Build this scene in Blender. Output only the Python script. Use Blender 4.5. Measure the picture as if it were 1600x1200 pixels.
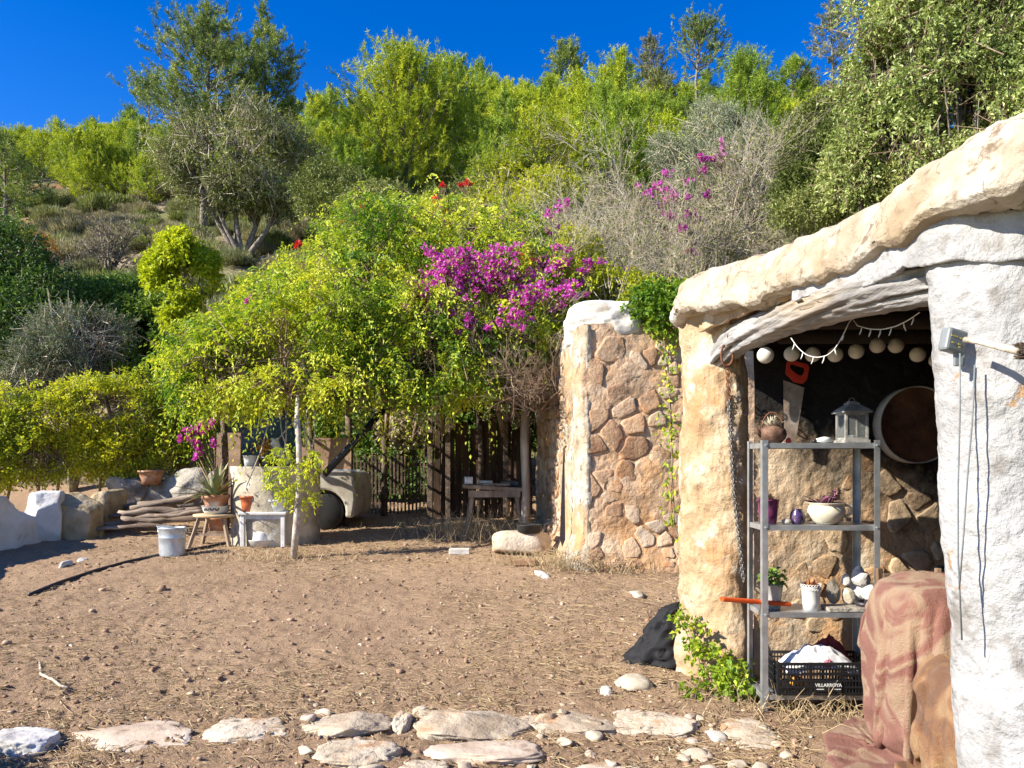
import bpy, bmesh, math, random
import numpy as np
from mathutils import Vector, Matrix

for _o in list(bpy.data.objects):
    bpy.data.objects.remove(_o, do_unlink=True)
SC = bpy.context.scene
COL = SC.collection
RNG = np.random.default_rng(7)
random.seed(7)
PI = math.pi

# ------------------------------------------------------------------ camera
F = 1180.0            # focal length in pixels of a 1600 wide picture
EYE = 1.57
HOR = 720.0
cam_d = bpy.data.cameras.new('camera')
cam_d.sensor_width = 36.0
cam_d.lens = F / 1600 * 36.0
cam_d.shift_y = (HOR - 600) / 1600
cam_d.clip_start = 0.05
cam_d.clip_end = 1000
cam = bpy.data.objects.new('camera', cam_d)
cam.location = (0, 0, EYE)
cam.rotation_euler = (PI / 2, 0, 0)
COL.objects.link(cam)
SC.camera = cam

# ------------------------------------------------------------------ sky and sun
SUN_AZ = math.radians(21)      # behind the camera, from the left
SUN_EL = math.radians(32)
travel = Vector((math.cos(SUN_AZ) * math.cos(SUN_EL), math.sin(SUN_AZ) * math.cos(SUN_EL), -math.sin(SUN_EL)))
world = bpy.data.worlds.new('World')
SC.world = world
world.use_nodes = True
wn = world.node_tree
for n in list(wn.nodes):
    wn.nodes.remove(n)
w_out = wn.nodes.new('ShaderNodeOutputWorld')
w_bg = wn.nodes.new('ShaderNodeBackground')
w_sky = wn.nodes.new('ShaderNodeTexSky')
w_sky.sky_type = 'NISHITA'
w_sky.sun_disc = False
w_sky.sun_elevation = SUN_EL
w_sky.sun_rotation = math.atan2(-math.cos(SUN_AZ), -math.sin(SUN_AZ))
w_sky.altitude = 300
w_sky.air_density = 1.0
w_sky.dust_density = 0.1
w_sky.ozone_density = 4.0
w_hs = wn.nodes.new('ShaderNodeHueSaturation')
w_hs.inputs['Saturation'].default_value = 1.38
w_hs.inputs['Value'].default_value = 1.0
w_hs.inputs['Hue'].default_value = 0.518
wn.links.new(w_sky.outputs[0], w_hs.inputs['Color'])
wn.links.new(w_hs.outputs[0], w_bg.inputs['Color'])
w_bg.inputs['Strength'].default_value = 0.10
wn.links.new(w_bg.outputs[0], w_out.inputs['Surface'])

sun_d = bpy.data.lights.new('sun', 'SUN')
sun_d.energy = 5.0
sun_d.angle = math.radians(0.5)
sun_d.color = (1.0, 0.93, 0.80)
sun = bpy.data.objects.new('sun', sun_d)
sun.rotation_euler = travel.to_track_quat('-Z', 'Y').to_euler()
sun.location = (-20, -8, 20)
COL.objects.link(sun)

SC.view_settings.view_transform = 'Standard'
SC.view_settings.look = 'None'
SC.view_settings.gamma = 1.0
SC.view_settings.exposure = 1.2
try:
    SC.view_settings.use_curve_mapping = False
except Exception:
    pass
SC.cycles.max_bounces = 4
SC.cycles.diffuse_bounces = 2
SC.cycles.transmission_bounces = 4
SC.cycles.transparent_max_bounces = 6
SC.cycles.use_denoising = True

# ------------------------------------------------------------------ helpers
def W(x, y, D):
    """the place seen at photo pixel x, y when it stands D metres ahead"""
    return np.array([(x - 800) / F * D, D, EYE + (HOR - y) / F * D])

def PX(p, D):
    return p * D / F

def _hash(ix, iy, iz, seed):
    h = (ix.astype(np.int64) * 374761393 + iy.astype(np.int64) * 668265263 + iz.astype(np.int64) * 2147483647 + seed * 974634777) & 0xFFFFFFFF
    h = ((h ^ (h >> 13)) * 1274126177) & 0xFFFFFFFF
    h = ((h ^ (h >> 16)) * 2246822519) & 0xFFFFFFFF
    return (h ^ (h >> 15)) / 4294967295.0

def vnoise(P, seed=0):
    P = np.asarray(P, float)
    i = np.floor(P).astype(np.int64)
    f = P - i
    f = f * f * (3 - 2 * f)
    r = 0
    for dx in (0, 1):
        wx = f[:, 0] if dx else 1 - f[:, 0]
        for dy in (0, 1):
            wy = f[:, 1] if dy else 1 - f[:, 1]
            for dz in (0, 1):
                wz = f[:, 2] if dz else 1 - f[:, 2]
                r = r + wx * wy * wz * _hash(i[:, 0] + dx, i[:, 1] + dy, i[:, 2] + dz, seed)
    return r * 2 - 1

def fbm(P, scale=1.0, octv=4, seed=0, gain=.5):
    P = np.asarray(P, float) * scale
    a, s, t = 1.0, 0.0, 0.0
    for k in range(octv):
        s = s + a * vnoise(P, seed + k * 17)
        t += a
        a *= gain
        P = P * 2.03 + 11.3
    return s / t

def sstep(a, b, x):
    t = np.clip((np.asarray(x, float) - a) / (b - a), 0, 1)
    return t * t * (3 - 2 * t)

def org(o):
    v = Vector((0, 0, 0))
    while o is not None:
        v += o.location
        o = o.parent
    return v

def np_mesh(name, V, faces, smooth=False, attr=None):
    """V (n,3); faces: list of int arrays (m,k)"""
    V = np.ascontiguousarray(V, dtype=np.float32)
    me = bpy.data.meshes.new(name)
    me.vertices.add(len(V))
    me.vertices.foreach_set('co', V.ravel())
    loops = np.concatenate([f.ravel() for f in faces]).astype(np.int32)
    tot = np.concatenate([np.full(len(f), f.shape[1], np.int32) for f in faces])
    st = np.concatenate([[0], np.cumsum(tot)[:-1]]).astype(np.int32)
    me.loops.add(len(loops))
    me.loops.foreach_set('vertex_index', loops)
    me.polygons.add(len(tot))
    me.polygons.foreach_set('loop_start', st)
    me.polygons.foreach_set('loop_total', tot)
    me.polygons.foreach_set('use_smooth', np.full(len(tot), smooth, bool))
    if attr is not None:
        a = me.attributes.new('v', 'FLOAT', 'FACE')
        a.data.foreach_set('value', np.asarray(attr, np.float32))
    me.update(calc_edges=True)
    return me

def link(name, me, mat=None, parent=None, local=False):
    if me is not None and mat is not None and not me.materials:
        me.materials.append(mat)
    o = bpy.data.objects.new(name, me)
    COL.objects.link(o)
    if parent is not None:
        if not local and me is not None:
            off = org(parent)
            me.transform(Matrix.Translation(-off))
        o.parent = parent
    return o

def tag(o, label, cat, group=None):
    o['label'] = label
    o['category'] = cat
    if group:
        o['group'] = group
    return o

def thing(name, loc, label, cat, group=None):
    o = bpy.data.objects.new(name, None)
    o.empty_display_size = .1
    COL.objects.link(o)
    o.location = Vector(loc)
    return tag(o, label, cat, group)

def struct(o):
    o['kind'] = 'structure'
    return o

def stuff(o, label=None, cat=None):
    o['kind'] = 'stuff'
    if label:
        o['label'] = label
        o['category'] = cat
    return o

class MB:
    """collects shapes into one mesh"""
    def __init__(s):
        s.v, s.f = [], []
    def add(s, V, Fs):
        b = len(s.v)
        s.v.extend([tuple(map(float, p)) for p in V])
        s.f.extend([tuple(int(b + i) for i in f) for f in Fs])
        return s
    def box(s, c, size, M=None):
        hx, hy, hz = [k / 2 for k in size]
        P = [Vector((a * hx, b * hy, d * hz)) for a in (-1, 1) for b in (-1, 1) for d in (-1, 1)]
        if M is not None:
            P = [M @ p for p in P]
        c = Vector([float(k) for k in c])
        return s.add([p + c for p in P], [(0, 1, 3, 2), (4, 6, 7, 5), (0, 4, 5, 1), (2, 3, 7, 6), (0, 2, 6, 4), (1, 5, 7, 3)])
    def bar(s, a, b, w, h):
        a, b = Vector([float(k) for k in a]), Vector([float(k) for k in b])
        d = b - a
        q = d.to_track_quat('Y', 'Z').to_matrix()
        return s.box((a + b) / 2, (w, d.length, h), q)
    def tube(s, path, rad, seg=8, cap=True, wob=0, seed=0):
        P = [Vector([float(k) for k in p]) for p in path]
        n = len(P)
        if not hasattr(rad, '__len__'):
            rad = [rad] * n
        rr = random.Random(seed)
        up = None
        V = []
        for i in range(n):
            t = (P[min(i + 1, n - 1)] - P[max(i - 1, 0)])
            if t.length < 1e-9:
                t = Vector((0, 0, 1))
            t.normalize()
            if up is None:
                up = t.orthogonal().normalized()
            up = (up - t * up.dot(t))
            if up.length < 1e-6:
                up = t.orthogonal()
            up.normalize()
            w = t.cross(up)
            for k in range(seg):
                a = 2 * PI * k / seg
                r = rad[i] * (1 + (rr.uniform(-wob, wob) if wob else 0))
                V.append(P[i] + (up * math.cos(a) + w * math.sin(a)) * r)
        Fs = []
        for i in range(n - 1):
            for k in range(seg):
                k2 = (k + 1) % seg
                Fs.append((i * seg + k, i * seg + k2, (i + 1) * seg + k2, (i + 1) * seg + k))
        if cap:
            Fs.append(tuple(reversed(range(seg))))
            Fs.append(tuple(range((n - 1) * seg, n * seg)))
        return s.add(V, Fs)
    def lathe(s, prof, c=(0, 0, 0), seg=24, sx=1.0, sy=1.0):
        c = Vector([float(k) for k in c])
        V = []
        for (r, z) in prof:
            for k in range(seg):
                a = 2 * PI * k / seg
                V.append(c + Vector((r * sx * math.cos(a), r * sy * math.sin(a), z)))
        Fs = []
        for i in range(len(prof) - 1):
            for k in range(seg):
                k2 = (k + 1) % seg
                Fs.append((i * seg + k, i * seg + k2, (i + 1) * seg + k2, (i + 1) * seg + k))
        Fs.append(tuple(reversed(range(seg))))
        Fs.append(tuple(range((len(prof) - 1) * seg, len(prof) * seg)))
        return s.add(V, Fs)
    def prism(s, poly, a, b):
        """closed 2-D outline (list of 3-D points) pushed from offset a to b (vectors)"""
        a, b = Vector(a), Vector(b)
        n = len(poly)
        P = [Vector([float(k) for k in p]) for p in poly]
        V = [p + a for p in P] + [p + b for p in P]
        Fs = [tuple(reversed(range(n))), tuple(range(n, 2 * n))]
        for k in range(n):
            k2 = (k + 1) % n
            Fs.append((k, k2, n + k2, n + k))
        return s.add(V, Fs)
    def torus(s, c, R, r, M=None, seg=20, ss=6, sy=1.0):
        V, Fs = [], []
        c = Vector([float(k) for k in c])
        for i in range(seg):
            a = 2 * PI * i / seg
            for j in range(ss):
                b = 2 * PI * j / ss
                p = Vector(((R + r * math.cos(b)) * math.cos(a), (R + r * math.cos(b)) * math.sin(a) * sy, r * math.sin(b)))
                V.append((M @ p if M is not None else p) + c)
        for i in range(seg):
            for j in range(ss):
                i2, j2 = (i + 1) % seg, (j + 1) % ss
                Fs.append((i * ss + j, i2 * ss + j, i2 * ss + j2, i * ss + j2))
        return s.add(V, Fs)
    def blade(s, p, d, L, w, droop=0.3, n=4, up=(0, 0, 1), thick=.25):
        """a pointed leaf strap with a keel"""
        p, d = Vector([float(k) for k in p]), Vector([float(k) for k in d]).normalized()
        side = d.cross(Vector(up))
        if side.length < 1e-4:
            side = Vector((1, 0, 0))
        side.normalize()
        V, Fs = [], []
        for i in range(n + 1):
            t = i / n
            c = p + d * (L * t) + Vector((0, 0, -droop * L * t * t))
            ww = w * (1 - t ** 2.2) * .5 + .0008
            nn = side.cross(d) * (ww * thick * 2)
            V += [c - side * ww, c - nn, c + side * ww]
        for i in range(n):
            b = i * 3
            Fs += [(b, b + 1, b + 4, b + 3), (b + 1, b + 2, b + 5, b + 4)]
        return s.add(V, Fs)
    def build(s, name, mat, parent=None, smooth=False, bevel=0, local=False):
        me = bpy.data.meshes.new(name)
        me.from_pydata(s.v, [], s.f)
        if smooth:
            me.polygons.foreach_set('use_smooth', [True] * len(me.polygons))
        me.update()
        o = link(name, me, mat, parent, local)
        if bevel:
            m = o.modifiers.new('bevel', 'BEVEL')
            m.width = bevel
            m.segments = 2
            m.limit_method = 'ANGLE'
        return o

# ------------------------------------------------------------------ materials
def _ramp(nt, stops):
    r = nt.nodes.new('ShaderNodeValToRGB')
    el = r.color_ramp.elements
    while len(el) > 1:
        el.remove(el[-1])
    for i, (p, c) in enumerate(stops):
        e = el[0] if i == 0 else el.new(p)
        e.position = p
        e.color = (*c, 1)
    return r

def new_mat(name):
    m = bpy.data.materials.new(name)
    m.use_nodes = True
    nt = m.node_tree
    for n in list(nt.nodes):
        nt.nodes.remove(n)
    out = nt.nodes.new('ShaderNodeOutputMaterial')
    b = nt.nodes.new('ShaderNodeBsdfPrincipled')
    nt.links.new(b.outputs[0], out.inputs['Surface'])
    return m, nt, b, out

def _pos(nt, stretch=None, coord='pos'):
    if coord == 'pos':
        g = nt.nodes.new('ShaderNodeNewGeometry')
        o = g.outputs['Position']
    else:
        g = nt.nodes.new('ShaderNodeTexCoord')
        o = g.outputs['Object']
    if stretch:
        m = nt.nodes.new('ShaderNodeMapping')
        m.inputs['Scale'].default_value = stretch
        nt.links.new(o, m.inputs['Vector'])
        o = m.outputs[0]
    return o

def _noise(nt, vec, scale, detail=6, rough=.6):
    n = nt.nodes.new('ShaderNodeTexNoise')
    n.inputs['Scale'].default_value = scale
    n.inputs['Detail'].default_value = detail
    n.inputs['Roughness'].default_value = rough
    nt.links.new(vec, n.inputs['Vector'])
    return n.outputs[0]

def _mix(nt, fac, a, b, mode='MIX'):
    m = nt.nodes.new('ShaderNodeMixRGB')
    m.blend_type = mode
    for sock, val in ((m.inputs[0], fac), (m.inputs[1], a), (m.inputs[2], b)):
        if isinstance(val, (int, float)):
            sock.default_value = val
        elif isinstance(val, tuple):
            sock.default_value = (*val, 1)
        else:
            nt.links.new(val, sock)
    return m.outputs[0]

def _math(nt, op, a, b=0.0, clamp=False):
    m = nt.nodes.new('ShaderNodeMath')
    m.operation = op
    m.use_clamp = clamp
    for sock, val in ((m.inputs[0], a), (m.inputs[1], b)):
        if isinstance(val, (int, float)):
            sock.default_value = val
        else:
            nt.links.new(val, sock)
    return m.outputs[0]

def _bump(nt, b, h, strength, dist=.02):
    n = nt.nodes.new('ShaderNodeBump')
    n.inputs['Strength'].default_value = strength
    n.inputs['Distance'].default_value = dist
    nt.links.new(h, n.inputs['Height'])
    nt.links.new(n.outputs[0], b.inputs['Normal'])

def mat_noise(name, stops, scale=5, detail=7, rough=.9, bump=.4, bscale=30, bdist=.02, stretch=None, metallic=0,
              coord='pos', objrand=0.0, spec=.3, patches=None, sheen=0):
    """stops coloured by noise; patches = list of (colour, noise scale, threshold, softness)"""
    m, nt, b, out = new_mat(name)
    v = _pos(nt, stretch, coord)
    f = _noise(nt, v, scale, detail)
    if objrand:
        oi = nt.nodes.new('ShaderNodeObjectInfo')
        f = _math(nt, 'ADD', _math(nt, 'MULTIPLY', f, 1 - objrand), _math(nt, 'MULTIPLY', oi.outputs['Random'], objrand))
    f = _math(nt, 'ADD', _math(nt, 'MULTIPLY', _math(nt, 'SUBTRACT', f, .5), 1.7), .5, True)
    r = _ramp(nt, stops)
    nt.links.new(f, r.inputs[0])
    c = r.outputs[0]
    for k, (pc, ps, th, so) in enumerate(patches or []):
        mp = nt.nodes.new('ShaderNodeMapping')
        mp.inputs['Location'].default_value = (3.1 * k + 1.7, 5.3 * k, 2.2 * k)
        nt.links.new(v, mp.inputs['Vector'])
        pn = _noise(nt, mp.outputs[0], ps, 5, .6)
        mr = nt.nodes.new('ShaderNodeMapRange')
        mr.inputs['From Min'].default_value = th - so
        mr.inputs['From Max'].default_value = th + so
        nt.links.new(pn, mr.inputs['Value'])
        c = _mix(nt, mr.outputs[0], c, pc)
    nt.links.new(c, b.inputs['Base Color'])
    b.inputs['Roughness'].default_value = rough
    b.inputs['Metallic'].default_value = metallic
    b.inputs['Specular IOR Level'].default_value = spec
    if sheen:
        b.inputs['Sheen Weight'].default_value = sheen
    if bump:
        h = _math(nt, 'ADD', _noise(nt, v, bscale, 6, .65), _math(nt, 'MULTIPLY', _noise(nt, v, bscale * .2, 4), 1.5))
        _bump(nt, b, h, bump, bdist)
    return m

def mat_plain(name, col, rough=.6, metallic=0, spec=.4, var=.12, scale=20, bump=.08, coord='pos'):
    d = tuple(max(0, c * (1 - var * 1.5)) for c in col)
    l = tuple(min(1, c * (1 + var)) for c in col)
    return mat_noise(name, [(.2, d), (.5, col), (.85, l)], scale=scale, rough=rough, metallic=metallic, spec=spec,
                     bump=bump, bscale=scale * 4, bdist=.004, coord=coord)

def mat_leaf(name, stops, trans=.35, rough=.5, spec=.25, tcol=1.25):
    m, nt, b, out = new_mat(name)
    at = nt.nodes.new('ShaderNodeAttribute')
    at.attribute_name = 'v'
    r = _ramp(nt, stops)
    nt.links.new(at.outputs['Fac'], r.inputs[0])
    c = r.outputs[0]
    nt.links.new(c, b.inputs['Base Color'])
    b.inputs['Roughness'].default_value = rough
    b.inputs['Specular IOR Level'].default_value = spec
    if trans:
        t = nt.nodes.new('ShaderNodeBsdfTranslucent')
        nt.links.new(_mix(nt, 1.0, c, (tcol, tcol, tcol * .6), 'MULTIPLY'), t.inputs['Color'])
        mx = nt.nodes.new('ShaderNodeMixShader')
        mx.inputs[0].default_value = trans
        nt.links.new(b.outputs[0], mx.inputs[1])
        nt.links.new(t.outputs[0], mx.inputs[2])
        nt.links.new(mx.outputs[0], out.inputs['Surface'])
    return m

# ------------------------------------------------------------------ the ground
def prof(Y):
    return np.interp(Y, [-20, 3.6, 4.2, 4.7, 14.6, 18, 24, 32, 40, 50, 60, 70, 80, 100, 160],
                     [-.3, -.06, -.03, 0, .594, 2.6, 6.2, 10.6, 15.0, 21.5, 27.5, 32.5, 35, 36, 34])

def hill_z(X, Y):
    X, Y = np.asarray(X, float), np.asarray(Y, float)
    z = prof(Y)
    k = sstep(14, 30, Y)
    z = z * (1 + k * .0026 * np.clip(X, -50, 0))
    bank = np.interp(Y, [9.9, 14, 20, 28], [2.75, 4.9, 6.4, 8.4])
    z = z + (np.maximum(bank, z) - z) * sstep(1.25, 1.8 + np.clip(Y - 10, 0, 20) * .45, X) * sstep(9.75, 10.0, Y)
    P = np.stack([X, Y, np.zeros_like(X)], -1).reshape(-1, 3)
    n = fbm(P, .25, 4, 3).reshape(X.shape) * .8 + fbm(P, 1.3, 3, 9).reshape(X.shape) * .18
    return z + n * sstep(15.5, 19, Y)

def yard_z(X, Y):
    X, Y = np.asarray(X, float), np.asarray(Y, float)
    P = np.stack([X, Y, np.zeros_like(X)], -1).reshape(-1, 3)
    n = (fbm(P, .9, 3, 21) * .035 + fbm(P, 5, 3, 5) * .018 + fbm(P, 17, 3, 6) * .020 + np.abs(fbm(P, 38, 2, 8)) * .014).reshape(X.shape)
    return prof(Y) + n

def gz(X, Y):
    return float(yard_z(np.array([X]), np.array([Y]))[0])

def hz(X, Y):
    return float(hill_z(np.array([X]), np.array([Y]))[0])

def gD(y):
    """distance at which the yard floor shows at photo row y"""
    return 2185.4 / (y - HOR + 70.8) if y < 1112 else EYE * F / (y - HOR)

def grid_mesh(name, G, smooth=True, attr=None):
    r, c = G.shape[:2]
    i = np.arange(r * c).reshape(r, c)
    q = np.stack([i[:-1, :-1], i[:-1, 1:], i[1:, 1:], i[1:, :-1]], -1).reshape(-1, 4)
    return np_mesh(name, G.reshape(-1, 3), [q], smooth, attr)

def mat_ground():
    m, nt, b, out = new_mat('dry_earth')
    v = _pos(nt)
    f1 = _noise(nt, v, 1.1, 6, .65)
    f2 = _noise(nt, v, 26, 7, .75)
    r = _ramp(nt, [(.25, (.235, .150, .092)), (.5, (.375, .252, .160)), (.75, (.50, .36, .24))])
    nt.links.new(_math(nt, 'ADD', _math(nt, 'MULTIPLY', f1, .45), _math(nt, 'MULTIPLY', f2, .55)), r.inputs[0])
    lg = _noise(nt, v, .55, 4, .6)
    # bits of dead leaf and straw in the soil
    vo = nt.nodes.new('ShaderNodeTexVoronoi')
    vo.inputs['Scale'].default_value = 38
    nt.links.new(v, vo.inputs['Vector'])
    spk = _math(nt, 'GREATER_THAN', _noise(nt, v, 75, 3, .6), .64)
    c = _mix(nt, _math(nt, 'MULTIPLY', spk, .65), r.outputs[0], (.46, .35, .22))
    dk = _math(nt, 'GREATER_THAN', _noise(nt, v, 58, 3, .7), .63)
    c = _mix(nt, _math(nt, 'MULTIPLY', dk, .75), c, (.065, .040, .025))
    mrl = nt.nodes.new('ShaderNodeMapRange')
    mrl.inputs['From Min'].default_value = .40
    mrl.inputs['From Max'].default_value = .62
    nt.links.new(lg, mrl.inputs['Value'])
    c = _mix(nt, _math(nt, 'MULTIPLY', mrl.outputs[0], .45), c, (.45, .305, .19))
    nt.links.new(c, b.inputs['Base Color'])
    b.inputs['Roughness'].default_value = .95
    b.inputs['Specular IOR Level'].default_value = .15
    h = _math(nt, 'ADD', f2, _math(nt, 'MULTIPLY', _noise(nt, v, 90, 4, .7), .6))
    _bump(nt, b, h, 1.0, .035)
    return m
M_ground = mat_ground()
M_hill = mat_noise('hill_soil', [(.2, (.10, .075, .04)), (.45, (.20, .15, .085)), (.6, (.30, .24, .16)), (.85, (.42, .36, .27))],
                   scale=.8, rough=.95, bump=.9, bscale=5, bdist=.15,
                   patches=[((.15, .15, .05), .5, .53, .06), ((.30, .14, .07), .22, .60, .05)])

def fan(rows, u):
    Y = np.repeat(rows[:, None], len(u), 1)
    X = Y * u[None, :]
    return X, Y

rows = np.concatenate([np.linspace(-12, 1.6, 12), np.exp(np.linspace(math.log(2.2), math.log(170), 300))])
u = np.linspace(-1.6, 1.6, 330)
Xg = np.where(rows[:, None] > 2.2, rows[:, None], 2.2) * u[None, :] * np.where(rows[:, None] < 8, 3.0, 1.0 + 2.0 * np.exp(-(rows[:, None] - 8) / 6))
Yg = np.repeat(rows[:, None], len(u), 1)
Zg = hill_z(Xg, Yg) - .12 * (1 - sstep(14.8, 16, Yg))
struct(link('hillside', grid_mesh('hillside', np.stack([Xg, Yg, Zg], -1)), M_hill))

rows = np.exp(np.linspace(math.log(2.0), math.log(15.4), 450))
u = np.linspace(-1.0, .75, 420)
Xg, Yg = fan(rows, u)
struct(link('yard_ground', grid_mesh('yard_ground', np.stack([Xg, Yg, yard_z(Xg, Yg)], -1)), M_ground))

# ------------------------------------------------------------------ stones
def ico(sub):
    bm = bmesh.new()
    bmesh.ops.create_icosphere(bm, subdivisions=sub, radius=1)
    V = np.array([v.co[:] for v in bm.verts])
    Fs = np.array([[v.index for v in f.verts] for f in bm.faces])
    bm.free()
    return V, Fs
ICO = {k: ico(k) for k in (1, 2, 3, 4, 5)}

def rock_geo(c, size, rotz=0, seed=0, power=3.0, amp=.08, sub=3, cuts=5, tilt=(0, 0), nscale=1.6):
    V, Fs = ICO[sub]
    rs = np.random.default_rng(seed)
    V = V / (np.abs(V) ** power).sum(1, keepdims=True) ** (1 / power)
    for _ in range(cuts):
        n = rs.normal(size=3)
        n /= np.linalg.norm(n)
        d = rs.uniform(.72, .98)
        s = V @ n - d
        V = V - np.where(s > 0, s, 0)[:, None] * n * .92
    V = V * (1 + amp * fbm(V + seed * 3.7, nscale, 4, seed)[:, None] * 1.6)
    V = V * (np.array(size) / 2)
    R = Matrix.Rotation(rotz, 3, 'Z') @ Matrix.Rotation(tilt[0], 3, 'X') @ Matrix.Rotation(tilt[1], 3, 'Y')
    V = V @ np.array(R).T + np.array(c)
    return V, Fs

def rock(name, c, size, mat, parent=None, smooth=True, **k):
    V, Fs = rock_geo(c, size, **k)
    return link(name, np_mesh(name, V, [Fs], smooth), mat, parent)

M_stone = mat_noise('pale_limestone', [(.2, (.30, .23, .16)), (.5, (.47, .39, .29)), (.8, (.62, .54, .43))], scale=4, objrand=.35,
                    bump=.7, bscale=28, bdist=.02, patches=[((.40, .24, .13), 3.0, .60, .06), ((.20, .17, .13), 9, .64, .04)])
M_stonewall = mat_noise('rubble_stone', [(.12, (.27, .15, .085)), (.35, (.41, .265, .16)), (.6, (.52, .37, .245)), (.9, (.48, .38, .28))], scale=4.5,
                        objrand=.42, bump=.8, bscale=22, bdist=.025, patches=[((.46, .24, .11), 2.2, .60, .07), ((.17, .13, .09), 7, .64, .04)])
M_mortar = mat_noise('earth_mortar', [(.2, (.33, .205, .12)), (.5, (.46, .315, .20)), (.8, (.57, .43, .30))], scale=2.6,
                     bump=1.0, bscale=18, bdist=.03, patches=[((.47, .27, .13), 1.7, .56, .08), ((.24, .18, .13), 4, .64, .05)])
M_white = mat_noise('whitewash', [(.2, (.265, .26, .255)), (.5, (.345, .343, .342)), (.8, (.41, .408, .406))], scale=3.5, bump=1.0, bscale=13, bdist=.03,
                    patches=[((.33, .21, .12), 2.6, .655, .010), ((.22, .205, .19), 7, .60, .06)])
M_cream = mat_noise('old_lime_plaster', [(.2, (.29, .185, .10)), (.5, (.40, .28, .16)), (.8, (.50, .40, .28))], scale=4.0, bump=.9, bscale=20, bdist=.025,
                    patches=[((.40, .23, .11), 1.7, .57, .06), ((.58, .51, .41), 2.6, .60, .05), ((.33, .25, .17), 7, .66, .04)])
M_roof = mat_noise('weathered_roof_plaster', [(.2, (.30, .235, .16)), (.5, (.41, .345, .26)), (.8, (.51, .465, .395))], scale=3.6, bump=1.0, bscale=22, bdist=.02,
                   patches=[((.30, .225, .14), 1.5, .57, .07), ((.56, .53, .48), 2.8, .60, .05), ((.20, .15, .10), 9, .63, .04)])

def crack(m, scale=2.2, width=.012, col=(.16, .11, .07), amount=.8):
    """hairline cracks across a plaster"""
    nt = m.node_tree
    b = [n for n in nt.nodes if n.type == 'BSDF_PRINCIPLED'][0]
    src = b.inputs['Base Color'].links[0].from_socket
    v = _pos(nt)
    nz = nt.nodes.new('ShaderNodeTexNoise')
    nz.inputs['Scale'].default_value = 5
    nz.inputs['Detail'].default_value = 6
    nt.links.new(v, nz.inputs['Vector'])
    ad = nt.nodes.new('ShaderNodeMixRGB')
    ad.blend_type = 'ADD'
    ad.inputs[0].default_value = .35
    nt.links.new(v, ad.inputs[1])
    nt.links.new(nz.outputs['Color'], ad.inputs[2])
    vo = nt.nodes.new('ShaderNodeTexVoronoi')
    vo.feature = 'DISTANCE_TO_EDGE'
    vo.inputs['Scale'].default_value = scale
    nt.links.new(ad.outputs[0], vo.inputs['Vector'])
    mr = nt.nodes.new('ShaderNodeMapRange')
    mr.inputs['From Min'].default_value = 0
    mr.inputs['From Max'].default_value = width
    mr.inputs['To Min'].default_value = amount
    mr.inputs['To Max'].default_value = 0
    nt.links.new(vo.outputs['Distance'], mr.inputs['Value'])
    f = _math(nt, 'MULTIPLY', mr.outputs[0], _math(nt, 'GREATER_THAN', _noise(nt, v, 1.6, 3), .47))
    nt.links.new(_mix(nt, f, src, col), b.inputs['Base Color'])
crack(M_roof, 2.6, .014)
crack(M_cream, 3.0, .012)
crack(M_white, 1.6, .006, (.20, .18, .16), .5)

def clip_poly(poly, n, d):
    out = []
    for i in range(len(poly)):
        a, b = poly[i], poly[(i + 1) % len(poly)]
        sa, sb = a @ n - d, b @ n - d
        if sa <= 0:
            out.append(a)
        if sa * sb < 0:
            out.append(a + (b - a) * sa / (sa - sb))
    return out

def cells(pts, box, asp=1.0):
    """Voronoi cells of 2-D points inside a box"""
    x0, x1, y0, y1 = box
    res = []
    for i, p in enumerate(pts):
        poly = [np.array(q) for q in ((x0, y0), (x1, y0), (x1, y1), (x0, y1))]
        for j in np.argsort(((pts - p) ** 2).sum(1))[1:26]:
            q = pts[j]
            n = q - p
            poly = clip_poly(poly, n, ((p + q) / 2) @ n)
            if len(poly) < 3:
                break
        if len(poly) >= 3:
            res.append(np.array(poly))
    return res

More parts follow.
